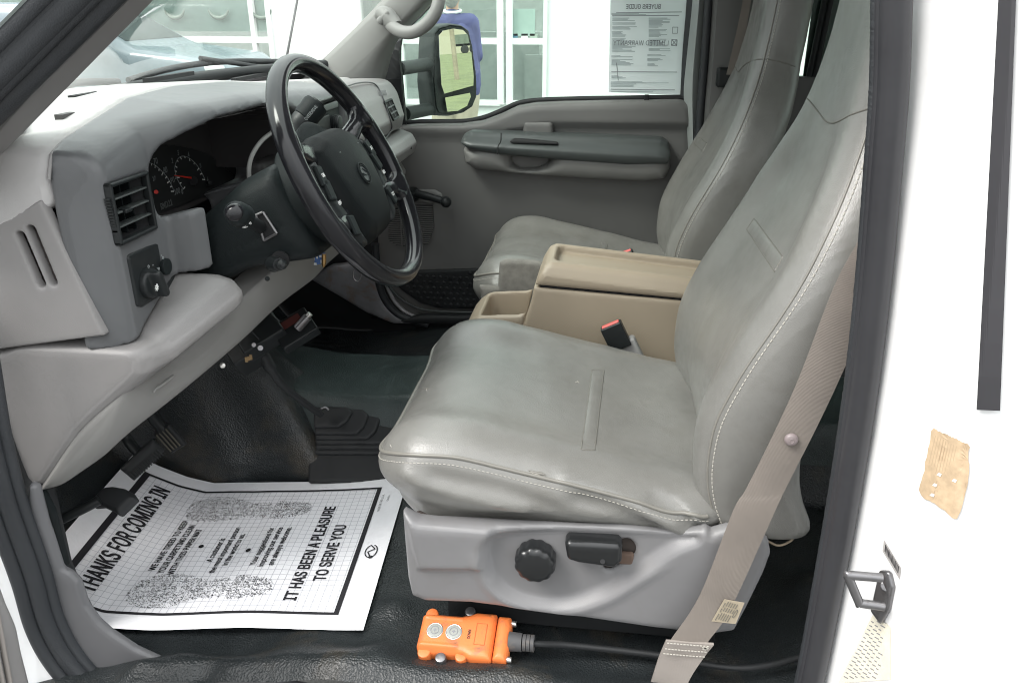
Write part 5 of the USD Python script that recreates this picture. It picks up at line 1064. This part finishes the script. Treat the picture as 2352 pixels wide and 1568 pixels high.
part(pdr, 'window_frame_front', thick(grid_mesh(np.stack([np.array([Y(a, b, 2.372) for a, b in ((862, 182), (872, 230), (900, 290), (905, 300))]), np.array([Y(a, b, 2.36) for a, b in ((921, 180), (924, 230), (932, 283), (936, 300))])], 1)), EY * .02), 'rubber', False)
part(pdr, 'window_frame_rear', thick(grid_mesh(np.stack([spline([Y(a, b, 2.372) for a, b in ((1586, -130), (1578, 0), (1568, 120), (1563, 222))], 4), spline([Y(a, b, 2.355) for a, b in ((1608, -130), (1598, 0), (1588, 120), (1580, 232))], 4)], 1)), EY * .02), 'seal', False)
gpz = XZ([(920, 290), (922, 92), (990, 10), (1130, -150), (1600, -150), (1570, 232), (1300, 240), (1190, 250), (1110, 284)], 2.385)
part(pdr, 'window_pane', place(ext(Polygon(gpz), .004), (0, 2.387, 0), EX, EZ, -EY), 'glass', False)
# armrest
def pdA(px, y=2.30): return XZ(px, y)
arm_lo = pdA([(1060, 345), (1066, 378), (1090, 392), (1200, 404), (1350, 414), (1480, 420), (1528, 414), (1540, 390), (1536, 340), (1300, 330), (1100, 322)], 2.28)
pull = pdA([(1168, 366), (1172, 384), (1190, 394), (1230, 393), (1252, 384), (1262, 370)], 2.26)
part(pdr, 'armrest_base', plate(arm_lo, (0, 2.36, 0), EX, EZ, -EY, .10, .03, .004, [pull]), 'doorlight', 60)
part(pdr, 'pull_cup', plate(np.array(Polygon(pull).buffer(.006).exterior.coords)[:-1], (0, 2.345, 0), EX, EZ, -EY, .02, .003, .004), 'doorlight', 60)
au = pdA([(1057, 328), (1062, 312), (1082, 303), (1150, 306), (1300, 313), (1520, 322), (1536, 332), (1540, 362), (1534, 376), (1440, 378), (1300, 368), (1150, 355), (1080, 344)], 2.27)
part(pdr, 'armrest_pad', plate(np.array(Polygon(au).buffer(-.006).buffer(.007).exterior.coords)[:-1], (0, 2.36, 0), EX, EZ, -EY, .118, .018, .0035, front=lambda U, V: -.03 * smooth01((V - .555 + .035 * (U + .4)) / .03)), 'arm', 60)
part(pdr, 'armrest_gap', tube(spline([Y(a, b, 2.238) for a, b in ((1151, 306), (1150, 325), (1144, 336), (1143, 355))], 4), .0016, 6), 'dark', 60)
part(pdr, 'pull_handle_flap', plate(pdA([(1197, 287), (1203, 283), (1262, 284), (1268, 290), (1270, 332), (1196, 330)], 2.28), (0, 2.345, 0), EX, EZ, -EY, .026, .008, .003), 'door', 60)
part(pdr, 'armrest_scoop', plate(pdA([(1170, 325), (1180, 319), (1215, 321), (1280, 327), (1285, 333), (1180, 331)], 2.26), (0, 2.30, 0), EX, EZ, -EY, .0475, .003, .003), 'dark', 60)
# crank, grille, kick pad, lock
cbase = Y(950, 446, 2.335)
crk = part(pdr, 'window_crank', cat(tube([cbase, cbase - EY * .03, cbase - EY * .045], [.022, .020, .012], 18), tube(spline([Y(955, 445, 2.29), Y(985, 452, 2.285), Y(1020, 462, 2.283)], 4), [.012] * 4 + [.011] * 5, 14)), 'plastic', 60)
part(crk, 'crank_knob', tube([Y(1024, 464, 2.30), Y(1024, 464, 2.275), Y(1024, 465, 2.262), Y(1024, 465, 2.258)], [.0155, .0165, .014, .007], 18), 'plastic', 60)
part(pdr, 'crank_plate', plate(XZ([(935, 462), (940, 440), (960, 434), (1000, 434), (1016, 444), (1018, 458), (990, 470)], 2.34), (0, 2.352, 0), EX, EZ, -EY, .014, .006, .003), 'doorlight', 60)
gs_ = Polygon(XZ([(940, 470), (995, 470), (998, 520), (985, 560), (915, 565), (893, 550), (893, 500), (910, 478)], 2.345))
part(pdr, 'speaker_back', place(ext(gs_, .002), (0, 2.342, 0), EX, EZ, -EY), 'dark', False)
z0_, z1_ = gs_.bounds[1], gs_.bounds[3]
for z_ in np.arange(z0_ + .002, z1_, .0066):
    seg = gs_.intersection(LineString([(-2, z_), (2, z_)]))
    if not seg.is_empty: a_, b2 = seg.bounds[0], seg.bounds[2]; part(pdr, 'speaker_slat', box(((a_ + b2) / 2, 2.337, z_), (b2 - a_, .005, .0036)), 'door', False)
for f in (.3, .62): part(pdr, 'speaker_rib', box((gs_.bounds[0] * (1 - f) + gs_.bounds[2] * f, 2.3365, (z0_ + z1_) / 2), (.003, .005, (z1_ - z0_) * .9)), 'door', False)
kpx = [(885, 632), (900, 622), (1120, 615), (1300, 618), (1300, 712), (1010, 708), (965, 696), (925, 668)]
part(pdr, 'kick_pad', plate(XZ(kpx, 2.338), (0, 2.345, 0), EX, EZ, -EY, .012, .004, .004), 'rubber', 60)
part(pdr, 'kick_pad_border', tube(spline([Y(a, b, 2.333) for a, b in ((880, 636), (905, 672), (940, 698), (985, 713), (1100, 718), (1290, 722))], 4), .004, 8), 'arm', 60)
part(pdr, 'lower_edge_trim', tube(spline([Y(a, b, 2.345) for a, b in ((888, 655), (905, 690), (930, 715), (958, 729), (978, 736))], 5), .006, 8), mat('pale_edge_metal', (.42, .41, .42), .3), 60)
kk = Polygon(XZ(kpx, 2.338)).buffer(-.012); hemi = trimesh.creation.icosphere(1, .0062); hv = np.array(hemi.vertices); hv[:, 1] *= .6
for r_i, pz in enumerate(np.arange(kk.bounds[1] + .004, kk.bounds[3], .0178)):
    for pxx in np.arange(kk.bounds[0] + (.0105 if r_i % 2 else 0), -.26, .021):
        if kk.contains(Point(pxx, pz)): part(pdr, 'rubber_stud', trimesh.Trimesh(hv + [pxx, 2.333, pz], hemi.faces, process=False), 'rubber', True)
lk = Y(1485, 232, 2.355)
part(pdr, 'lock_knob', rbox(lk + EZ * .004, (.014, .012, .026), None, .003), 'plastic')
part(pdr, 'lock_bezel', plate([(-.018, -.003), (.018, -.003), (.015, .003), (-.015, .003)], lk - EZ * .006, EX, EY, EZ, .006, .002, .002), 'doorlight', 60)
# towing mirror
my = 2.64
mo = XZ([(1010, 75), (1020, 62), (1045, 56), (1070, 60), (1086, 72), (1094, 110), (1101, 180), (1100, 228), (1090, 250), (1070, 260), (1040, 262), (1012, 256), (1006, 240), (1002, 180)], my)
mn = np.array([.84, -.54, .04]); mn /= np.linalg.norm(mn); mu = np.cross(EZ, mn); mu /= np.linalg.norm(mu); mw_ = np.cross(mn, mu)
MSC = 1.46; mc = mo.mean(0); msh = (mo - mc) * [MSC, 1.0]
mO = np.array([mc[0], my, mc[1]])
mir = part(pdr, 'side_mirror', plate(np.array(Polygon(msh).buffer(.004).exterior.coords)[:-1], mO - mn * .085, mu, mw_, mn, .085, .016, .004, [np.array(Polygon(msh).buffer(-.009).exterior.coords)[:-1]]), 'rubber', 60)
def mpx(p): q = XZ(p, my) - mc; return q * [MSC, 1]
g1 = mpx([(1012, 80), (1022, 70), (1045, 66), (1068, 70), (1079, 82), (1086, 120), (1090, 180), (1088, 201), (1020, 211), (1014, 190)])
g2 = mpx([(1022, 220), (1080, 217), (1082, 226), (1072, 246), (1050, 254), (1026, 252)])
tilt = mn * 1.0 + np.array([.22, .0, .05]); tilt /= np.linalg.norm(tilt)
part(mir, 'mirror_back', place(ext(Polygon(msh).buffer(-.006), .01), mO - mn * .02, mu, mw_, mn), 'plastic', False)
MIRROR_N = np.array([.86, -.51, .05])
for g_, nm in ((g1, 'mirror_glass'), (g2, 'spotter_glass')):
    c_ = g_.mean(0); a_ = MIRROR_N / np.linalg.norm(MIRROR_N); uu = np.cross(EZ, a_); uu /= np.linalg.norm(uu); uu = uu if uu @ mu > 0 else -uu; vv = np.cross(a_, uu); vv = vv if vv[2] > 0 else -vv
    sc2 = [1 / max(uu @ mu, .5), 1]
    part(mir, nm, place(ext(Polygon((g_ - c_) * sc2), .002), mO + mu * c_[0] + mw_ * c_[1] - mn * .004, uu, vv, a_), 'mirror', False)
for (a, b), (c, d) in (((918, 158), (1010, 144)), ((930, 262), (1012, 246))):
    p0, p1 = Y(a, b, 2.42), Y(c, d, my); part(mir, 'mirror_arm', cat(tube([p0, p1], [.020, .019], 14), tube([p0 * .2 + p1 * .8, p0 * .05 + p1 * .95], [.021, .027], 16)), 'rubber', 60)
# sheet taped in the window
bg = thing('window_sheet', 'printed buyers guide sheet taped inside the passenger window, seen from behind', 'sheet', tuple(Y(1480, 100, 2.38)))
MT['sheetp'] = usdkit.material(stage, '/World/Looks/thin_sheet', {'d': ('diffuse_bsdf', {'color': (.80, .82, .84)}), 't': ('translucent_bsdf', {'color': (.72, .75, .77)}), 'm': ('mix_closure', {'fac': .40})}, [('d.BSDF', 'm.closure1'), ('t.BSDF', 'm.closure2')], surface='m.closure')
qd_ = [Y(a, b, 2.381) for a, b in ((1403, -45), (1580, -45), (1562, 219), (1398, 212))]
def S(u, v_, off=0): return (1 - v_) * ((1 - u) * qd_[0] + u * qd_[1]) + v_ * ((1 - u) * qd_[3] + u * qd_[2]) - EY * off
part(bg, 'paper', grid_mesh(np.array([[S(u, v_, .0008 * math.sin(u * 5)) for u in np.linspace(0, 1, 12)] for v_ in np.linspace(0, 1, 12)])), 'sheetp', True)
def SL(px, py):   # pixel on the sheet to the sheet surface
    return Y(px, py, 2.3795)
def sline(a, b, w=.0008): return tube([SL(*a), SL(*b)], w, 4)
ux = (qd_[1] - qd_[0]); ux /= np.linalg.norm(ux)
def mtext(s, h, right, base, sx=.8, bold=True):    # mirrored, as seen through the paper
    m = text(s, h, .0003, bold, sx); return place(m, SL(right, base), -EX, EZ, -EY)
part(bg, 'heading', mtext('BUYERS GUIDE', .0115, 1518, 21), 'inkgrey', False)
part(bg, 'warranty_line', mtext('LIMITED WARRANTY', .0125, 1536, 105, .86, False), 'inkgrey', False)
lz = [((1415, 30), (1566, 28)), ((1406, 37), (1560, 36)), ((1404, 165), (1555, 166)), ((1403, 205), (1550, 207)), ((1416, 145), (1420, 185))]
part(bg, 'rules', cat(*[sline(*q) for q in lz], *[sline(a, b, .0007) for a, b in zip([(1545, 63), (1557, 63), (1556, 77), (1544, 77)], [(1557, 63), (1556, 77), (1544, 77), (1545, 63)])], *[sline(a, b, .0008) for a, b in zip([(1543, 91), (1555, 92), (1554, 106), (1542, 105)], [(1555, 92), (1554, 106), (1542, 105), (1543, 91)])], sline((1543, 92), (1554, 105)), sline((1554, 92), (1542, 105))), 'inkgrey', False)
fp = []
for (xa, xb, ya, yb) in ((1406, 1468, 42, 68), (1405, 1462, 73, 122), (1404, 1455, 128, 152), (1490, 1540, 42, 118), (1487, 1530, 126, 152), (1404, 1445, 174, 184), (1403, 1545, 188, 199), (1403, 1530, 210, 214), (1404, 1545, 31, 35)):
    yy_ = ya
    while yy_ < yb:
        L2 = rng.uniform(.35, 1) * (xb - xa); fp.append(sline((xa, yy_), (xa + L2, yy_ + .2), .00055)); yy_ += 2.6 if rng.random() > .12 else 6
part(bg, 'fine_print', cat(*fp), 'inkfaint', False, kind='stuff')
# ================================================================== SMALL THINGS ON THE FLOOR
XSH = [-1.02, -.985, -.958, -.896, -.838, -.727, -.569, -.429, -.36, -.3]; ZSH = [.012, .0, -.012, -.034, -.046, -.038, -.018, -.003, .004, .006]
def PM(s, t, off=0.0):
    s, t = np.asarray(s, float), np.asarray(t, float); x = -.978 + t - .085 * s; y = .966 + s
    z = np.interp(x, XSH, ZSH)
    z = z + .0035 * np.exp(-((s - .22) / .09) ** 2) * np.sin(t * 34) * np.exp(-((t - .29) / .13) ** 2) + .0025 * np.exp(-((t - .25) / .03) ** 2) * np.exp(-((s - .2) / .05) ** 2) + .0018 * np.sin(t * 19 + s * 6)
    z = z + .03 * smooth01((.06 - s) / .06) * smooth01((.16 - t) / .12)
    return np.stack(np.broadcast_arrays(x, y, z + off), -1)
LP, WP = .617, .447
pm = thing('paper_floor_mat', 'white paper floor mat printed with grid, footprints and thanks, by the pedals', 'paper mat', tuple(PM(.2, .3)))
S_, T_ = np.meshgrid(np.linspace(0, WP, 60), np.linspace(0, LP, 80), indexing='ij')
sheet = grid_mesh(PM(S_, T_))
if sheet.face_normals[:, 2].mean() < 0: sheet.invert()
part(pm, 'sheet', sheet, 'paper', True)
def drape(poly, off):      # flat polygon in (s, t) laid on the sheet
    out = []
    for g in getattr(poly, 'geoms', [poly]):
        if g.is_empty: continue
        m = trimesh.creation.triangulate_polygon(g, engine='earcut'); V, F = m; V = np.asarray(V, float)
        tm = trimesh.Trimesh(np.c_[V, 0 * V[:, 0]], F, process=False).subdivide_to_size(.02); tm = trimesh.Trimesh(PM(tm.vertices[:, 0], tm.vertices[:, 1], off), tm.faces, process=False)
        out.append(tm)
    m = cat(*out)
    if m.face_normals[:, 2].mean() < 0: m.invert()
    return m
f0, f1, g0_, g1_ = .042, .567, .034, .412
fo = Polygon([(g0_, f0), (g1_, f0), (g1_, f1), (g0_, f1)]); fi = Polygon([(g0_ + .006, f0 + .013), (g1_ - .006, f0 + .013), (g1_ - .006, f1 - .009), (g0_ + .006, f1 - .009)])
def subdiv_strip(p, q, w, n=40, off=.0006):
    p, q = np.array(p), np.array(q); d = (q - p) / np.linalg.norm(q - p); nn = np.array([-d[1], d[0]]) * w / 2; tt = np.linspace(0, 1, n)[:, None]
    m = ribbon(PM(*(p + (q - p) * tt - nn).T, off), PM(*(p + (q - p) * tt + nn).T, off))
    if m.face_normals[:, 2].mean() < 0: m.invert()
    return m
part(pm, 'printed_border', cat(subdiv_strip((g0_ + .003, f0), (g0_ + .003, f1), .006, 60, .0011), subdiv_strip((g1_ - .003, f0), (g1_ - .003, f1), .006, 60, .0011), subdiv_strip((g0_, f0 + .0065), (g1_, f0 + .0065), .013, 40, .0012), subdiv_strip((g0_, f1 - .0045), (g1_, f1 - .0045), .009, 40, .0012)), 'ink', False)
gr = [subdiv_strip((s, f0 + .013), (s, f1 - .009), .0007, 60) for s in np.arange(g0_ + .006 + .0135, g1_ - .006, .0135)] + [subdiv_strip((g0_ + .006, t), (g1_ - .006, t), .0007, 40) for t in np.arange(f0 + .013 + .0135, f1 - .009, .0135)]
part(pm, 'printed_grid', cat(*gr), 'inkgrid', False)
def ptext(s_, h, s0, t0, length=None, bold=True, nm='printed_line'):
    m = meshkit.text_mesh(s_, h, .0002, bold); v = np.array(m.vertices); v = v[:, :2]
    f = np.array(m.faces); keep = (np.array(m.vertices)[f][:, :, 2] > .0001).all(1); L_ = v[:, 0].max(); k = (length / L_) if length else .62
    m2 = trimesh.Trimesh(np.c_[v[:, 0] * k, v[:, 1], 0 * v[:, 0]], f[keep], process=False); V = np.array(m2.vertices)
    q = trimesh.Trimesh(PM(s0 + V[:, 0], t0 - V[:, 1], .0014), m2.faces, process=False); q.remove_unreferenced_vertices()
    if q.face_normals[:, 2].mean() < 0: q.invert()
    if bold: v2 = np.array(q.vertices); q = cat(q, *[trimesh.Trimesh(v2 + np.array([-.085, 1, .05]) * d, q.faces, process=False) for d in (-.018 * h, .018 * h)])
    part(pm, nm, q, 'ink', False)
ptext('THANKS FOR COMING IN', .033, .068, .108, .316)
for k, (tx, s0, s1) in enumerate((('WE HAVE TRIED TO KEEP', .150, .306), ('YOUR CARPETING CLEAN', .142, .290), ('WITH THIS PAPER MAT', .138, .275))): ptext(tx, .0125, s0, .182 + .0215 * k, s1 - s0)
for k, (tx, s0, s1) in enumerate((('A customer is', .175, .246), ('the most important person', .143, .282), ('in the world to us.', .165, .262))): ptext(tx, .0105, s0, .285 + .0175 * k, s1 - s0)
for k, (tx, s0, s1) in enumerate((('Your suggestions for', .160, .276), ('improving our service', .155, .276), ('are always welcome.', .158, .276))): ptext(tx, .0105, s0, .376 + .018 * k, s1 - s0)
ptext('IT HAS BEEN A PLEASURE', .022, .066, .483, .282); ptext('TO SERVE YOU', .022, .118, .521, .166)
ptext('MADE IN THE U.S.A.', .005, .325, .578, .06, False, 'maker_line'); ptext('CHM01', .004, .36, .590, .02, False, 'maker_line')
part(pm, 'maker_mark', drape(unary_union([LineString([(.20 + .018 * math.cos(a), .588 + .011 * math.sin(a)) for a in np.linspace(.3 + o, 3.0 + o, 10)]).buffer(.0011) for o in (0, 3.0)] + [LineString([(.186, .588), (.198, .582), (.206, .594), (.216, .586)]).buffer(.0012), Point(.183, .590).buffer(.004).difference(Point(.183, .590).buffer(.002))]), .0014), 'ink', False)
for s_, t_ in ((.216, .248), (.208, .346)): part(pm, 'punched_hole', drape(Point(s_, t_).buffer(.0052), .0016), 'dark', False)
def sole(pts, n):
    P = Polygon(spline(np.array([(a, b, 0) for a, b in pts], float), 8, True)[:, :2]); a0, b0, a1, b1 = P.bounds; V, F = [], []; i = 0
    while i < n:
        p = np.array([rng.uniform(a0, a1), rng.uniform(b0, b1)])
        if not P.contains(Point(*p)): continue
        th = rng.uniform(0, math.pi); L_ = rng.uniform(.0010, .0030); w = rng.uniform(.00035, .0006); d = np.array([math.cos(th), math.sin(th)]) * L_ / 2; e = np.array([-d[1], d[0]]) / (L_ / 2) * w
        k = len(V); V += [p - d - e, p + d - e, p + d + e, p - d + e]; F += [[k, k + 1, k + 2], [k, k + 2, k + 3]]; i += 1
    V = np.array(V); m = trimesh.Trimesh(PM(V[:, 0], V[:, 1], .0013), F, process=False)
    if m.face_normals[:, 2].mean() < 0: m.invert()
    return m
def foot(s0, sg):
    A = [(s0 + sg * a, b) for a, b in ((.0, .162), (.028, .172), (.045, .21), (.042, .26), (.030, .30), (.031, .343), (-.018, .343), (-.020, .30), (-.040, .255), (-.044, .21), (-.030, .172))]
    B_ = [(s0 + sg * a, b) for a, b in ((.034, .354), (.034, .39), (.022, .424), (.0, .432), (-.016, .42), (-.022, .39), (-.022, .354))]
    part(pm, 'printed_footprint', cat(sole(A, 1350), sole(B_, 600)), 'ink', False)
foot(.095, 1); foot(.346, -1)

# ------------------------------------------------------------------ orange pendant control
pr = thing('pendant_remote', 'grimy orange two button control box lying on the black floor below the near seat', 'remote control', tuple(Zp(1060, 1452, .02)))
ro = Zp(1060, 1454, .040); ru = Zp(1150, 1467, .04) - Zp(967, 1447, .04); ru[2] = .004; RL = np.linalg.norm(ru); ru /= RL
rw_ = np.array([.02, -.33, .94]); rw_ -= ru * (rw_ @ ru); rw_ /= np.linalg.norm(rw_); rv = np.cross(rw_, ru)
RR = np.stack([ru, rv, rw_], 1); RP = lambda a, b, c: ro + ru * a + rv * b + rw_ * c
ol = [(-.066, -.026), (-.062, -.032), (.006, -.032), (.018, -.038), (.050, -.038), (.050, .038), (.018, .038), (.006, .032), (-.062, .032), (-.066, .026)]
def rfront(U, V): return -.004 * smooth01((np.abs(V) - .024) / .005) * smooth01((.004 - U) / .01) + .0012 * smooth01((-np.abs(np.abs(V) - .022) + .003) / .003) * (U < .0)
part(pr, 'housing', plate(ol, RP(0, 0, -.030), ru, rv, rw_, .033, .006, .0022, front=rfront), 'orange', 60)
part(pr, 'end_cap', plate([(.0512, -.036), (.072, -.036), (.074, -.02), (.074, .02), (.072, .036), (.0512, .036)], RP(0, 0, -.030), ru, rv, rw_, .031, .006, .0022), 'orange', 60)
for a, b, r in ((-.053, .031, .010), (-.053, -.031, .010), (.004, -.033, .009)): part(pr, 'corner_guard', cyl(RP(a, b, -.026), RP(a, b, -.004), r, 20, .003), 'orange')
for a, b in ((.006, .040), (-.026, -.038)): part(pr, 'side_knob', cyl(RP(a, b, -.016), RP(a, b, -.003), .0085, 16, .003), 'steel')
for a in (-.041, -.0115):
    bt_ = part(pr, 'push_button', tube([RP(a, 0, -.001), RP(a, 0, .0035), RP(a, 0, .0045), RP(a, 0, .0046)], [.0118, .0114, .0095, .004], 26), 'greybtn', 40)
    part(bt_, 'button_ring', tube([RP(a + .0118 * math.cos(t), .0118 * math.sin(t), .003) for t in np.linspace(0, 6.28, 30, endpoint=False)], .0013, 8, True), 'chrome', 60)
    part(bt_, 'button_groove', tube([RP(a + .0062 * math.cos(t), .0062 * math.sin(t), .0048) for t in np.linspace(0, 6.28, 24, endpoint=False)], .0004, 6, True), 'inkgrey', 60)
    part(bt_, 'button_mark', cat(box(RP(a, 0, .0048), (.005, .0012, .0006), RR), box(RP(a, 0, .0049), (.0012, .005, .0006), RR)), 'inkgrey', False)
part(pr, 'down_print', place(text('DOWN', .0042, .0003, True, .8), RP(.0145, -.009, .0034), rv, -ru, rw_), 'ink', False)
part(pr, 'label_recess', cat(*[tube([RP(*p, .0034), RP(*q, .0034)], .0004, 5) for p, q in (((.022, -.017), (.038, -.017)), ((.038, -.017), (.038, .017)), ((.038, .017), (.022, .017)), ((.022, .017), (.022, -.017)))]), mat('dark_orange_line', (.45, .09, .02), .6), 60)
for b in (-.029, .029): part(pr, 'cap_screw', cyl(RP(.072, b, -.012), RP(.080, b, -.012), .0048, 12, .0015), 'chrome')
gd = part(pr, 'cable_gland', cat(tube([RP(.072, 0, -.012), RP(.092, 0, -.012)], [.0145, .0135], 20), *[tube([RP(.0935 + k * .006, 0, -.012), RP(.0985 + k * .006, 0, -.012)], [.0125, .0125], 20) for k in range(3)]), mat('grey_gland', (.055, .055, .057), .6, dirt=(.16, .13, .10), dscale=50))
cp = [RP(.10, 0, -.012), RP(.118, 0, -.012)] + [Zp(a, b, z) for a, b, z in ((1300, 1480, .022), (1400, 1490, .018), (1500, 1502, .016), (1560, 1512, .018), (1620, 1525, .022), (1700, 1533, .022), (1770, 1526, .022), (1840, 1508, .022), (1930, 1488, .02))]
part(pr, 'cable', tube(spline(cp, 8), .0048, 12), 'rubber', 60)

# ------------------------------------------------------------------ pedals and under-dash parts
bk = thing('brake_pedal', 'ribbed black rubber brake pedal above the paper mat', 'pedal', tuple(Y(330, 1060, 1.20)))
bq = [Y(a, b, y) for a, b, y in ((276, 1072, 1.185), (350, 1010, 1.225), (386, 1040, 1.235), (304, 1112, 1.19))]
bu = (bq[1] - bq[0]) + (bq[2] - bq[3]); bL = np.linalg.norm(bu) / 2; bu /= np.linalg.norm(bu); bvv = (bq[0] + bq[1] - bq[2] - bq[3]); bvv -= bu * (bvv @ bu); bW = np.linalg.norm(bvv) / 2; bvv /= np.linalg.norm(bvv); bn = np.cross(bu, bvv); bn = bn if bn @ (CC - bq[0]) > 0 else -bn
bo = sum(bq) / 4
part(bk, 'pad', plate([(-bL / 2, -bW / 2), (bL / 2, -bW / 2 + .006), (bL / 2, bW / 2), (-bL / 2, bW / 2 - .004)], bo - bn * .014, bu, bvv, bn, .016, .006, .0022), 'rubber', 50)
for k in range(13):
    a = -bL / 2 + .008 + (bL - .016) * k / 12; part(bk, 'pad_rib', tube([bo + bu * a + bn * .0035 - bvv * bW * .38, bo + bu * a + bn * .004, bo + bu * a + bn * .0035 + bvv * bW * .02], .0016, 6), 'rubber')
part(bk, 'pedal_arm', tube(spline([bo - bn * .012, bo - bn * .04 + [-.03, 0, .05], bo + [-.06, .01, .2]], 5), .010, 10), 'plastic', 60)
ac = thing('accelerator_pedal', 'worn black accelerator pedal pad behind the brake pedal', 'pedal', tuple(Y(385, 1020, 1.32)))
aq = [Y(a, b, 1.32) for a, b in ((347, 995), (382, 972), (424, 1020), (400, 1050))]
au_ = aq[2] - aq[1]; aL = np.linalg.norm(au_); au_ /= aL; av_ = aq[0] - aq[1]; av_ -= au_ * (av_ @ au_); aW = np.linalg.norm(av_); av_ /= aW; an = np.cross(au_, av_); an = an if an @ (CC - aq[0]) > 0 else -an
part(ac, 'pad', plate([(-aL / 2, -aW / 2), (aL / 2, -aW / 2), (aL / 2, aW / 2), (-aL / 2, aW / 2)], sum(aq) / 4 - an * .01, au_, av_, an, .012, .004, .0025), 'rubber', 50)
for k in range(4): b = -aW * .3 + aW * .2 * k; part(ac, 'pad_rib', tube([sum(aq) / 4 + an * .003 - au_ * aL * .4 + av_ * b, sum(aq) / 4 + an * .003 + au_ * aL * .4 + av_ * b], .0016, 6), mat('dusty_rubber', (.10, .09, .07), .8) if k == 0 else '/World/Looks/dusty_rubber')
part(ac, 'pedal_arm', tube(spline([sum(aq) / 4 - an * .01, sum(aq) / 4 + [-.03, 0, .06], sum(aq) / 4 + [-.05, -.03, .2]], 5), .012, 10), 'plastic', 60)
pk = thing('parking_brake_pedal', 'curved black parking brake pedal near the door sill', 'pedal', tuple(Y(255, 1145, 1.06)))
pkp = [(205, 1160), (215, 1136), (232, 1118), (252, 1115), (280, 1120), (298, 1130), (306, 1142), (268, 1179), (252, 1168), (230, 1158)]
pkn = np.array([0, -.62, .785]); pkv = np.array([0, .785, .62]); pk0 = Y(255, 1145, 1.06)
pkq = [(q_ @ EX, q_ @ pkv) for q_ in [Pl(a, b, pk0, pkn) for a, b in pkp]]
part(pk, 'pad', plate(np.array(Polygon(pkq).buffer(-.002).buffer(.003).exterior.coords)[:-1], pkn * (pk0 @ pkn - .024), EX, pkv, pkn, .024, .006, .0025), 'rubber', 60)
part(pk, 'pedal_arm', tube(spline([Y(228, 1148, 1.05), Y(190, 1168, 1.035), Y(132, 1196, 1.015), Y(60, 1230, 1.0)], 5), .0085, 12), 'plastic', 60)
bc_ = thing('trailer_brake_controller', 'small black trailer brake controller box with metal barrel under the dash', 'brake controller', tuple(Y(660, 745, 1.36)))
co = Y(672, 748, 1.36); cu = Y(694, 718, 1.37) - Y(630, 757, 1.34); cu /= np.linalg.norm(cu); cn_ = np.array([.35, -.5, .8]); cn_ -= cu * (cn_ @ cu); cn_ /= np.linalg.norm(cn_); cv = np.cross(cn_, cu); CRt = np.stack([cu, cv, cn_], 1)
part(bc_, 'case', rbox(co - cn_ * .016 - cv * .004, (.075, .055, .030), CRt, .003), 'plastic')
part(bc_, 'gauge_label', box(co - cu * .004 + cv * .010 - cn_ * .0008, (.05, .016, .0006), CRt), mat('dark_red_label', (.07, .015, .012), .5), False)
part(bc_, 'barrel', cyl(Y(682, 755, 1.345), Y(707, 727, 1.355), .0085, 20, .002), 'steel'); part(bc_, 'barrel_tip', cyl(Y(706, 728, 1.355), Y(713, 720, 1.357), .0055, 16, .001), 'chrome')
part(bc_, 'bracket', cat(rbox(Y(600, 772, 1.34), (.085, .05, .05), CRt, .004), rbox(Y(570, 815, 1.34), (.06, .04, .07), CRt, .004), tube([Y(577, 760, 1.31), Y(596, 780, 1.31)], .0016, 6), tube([Y(619, 717, 1.31), Y(642, 738, 1.31)], .0014, 6)), 'plastic')
part(bc_, 'bracket_screw', cat(cyl(Y(583, 792, 1.30), Y(583, 792, 1.295), .004, 10), cyl(Y(598, 799, 1.30), Y(598, 799, 1.295), .005, 10)), 'steel')
part(bc_, 'printed_tag', cat(*[box(Y(566 + 5 * k, 826 - 3 * k, 1.30), (.005, .002, .010 - .002 * (k % 2)), None) for k in range(3)]), mat('gold_print', (.30, .20, .10), .5), False)
part(bc_, 'bright_screw', cyl(Y(511, 839, 1.22), Y(511, 839, 1.212), .0055, 12, .002), 'chrome')
lv = thing('floor_lever', 'thin black lever rod rising from the boot plate to the dash', 'lever', tuple(Y(740, 950, 1.46)))
part(lv, 'rod', tube(spline([Y(600, 805, 1.35), Y(625, 850, 1.36), Y(650, 885, 1.39), Y(700, 925, 1.43), Y(738, 952, 1.455)], 6), [.0115] * 6 + [.0085] * 6 + [.0075] * 13, 12), 'rubber', 60)
part(lv, 'hook', tube(spline([Y(733, 946, 1.46), Y(738, 938, 1.46), Y(748, 935, 1.465), Y(755, 941, 1.465)], 4), .0022, 8), 'steel', 60)
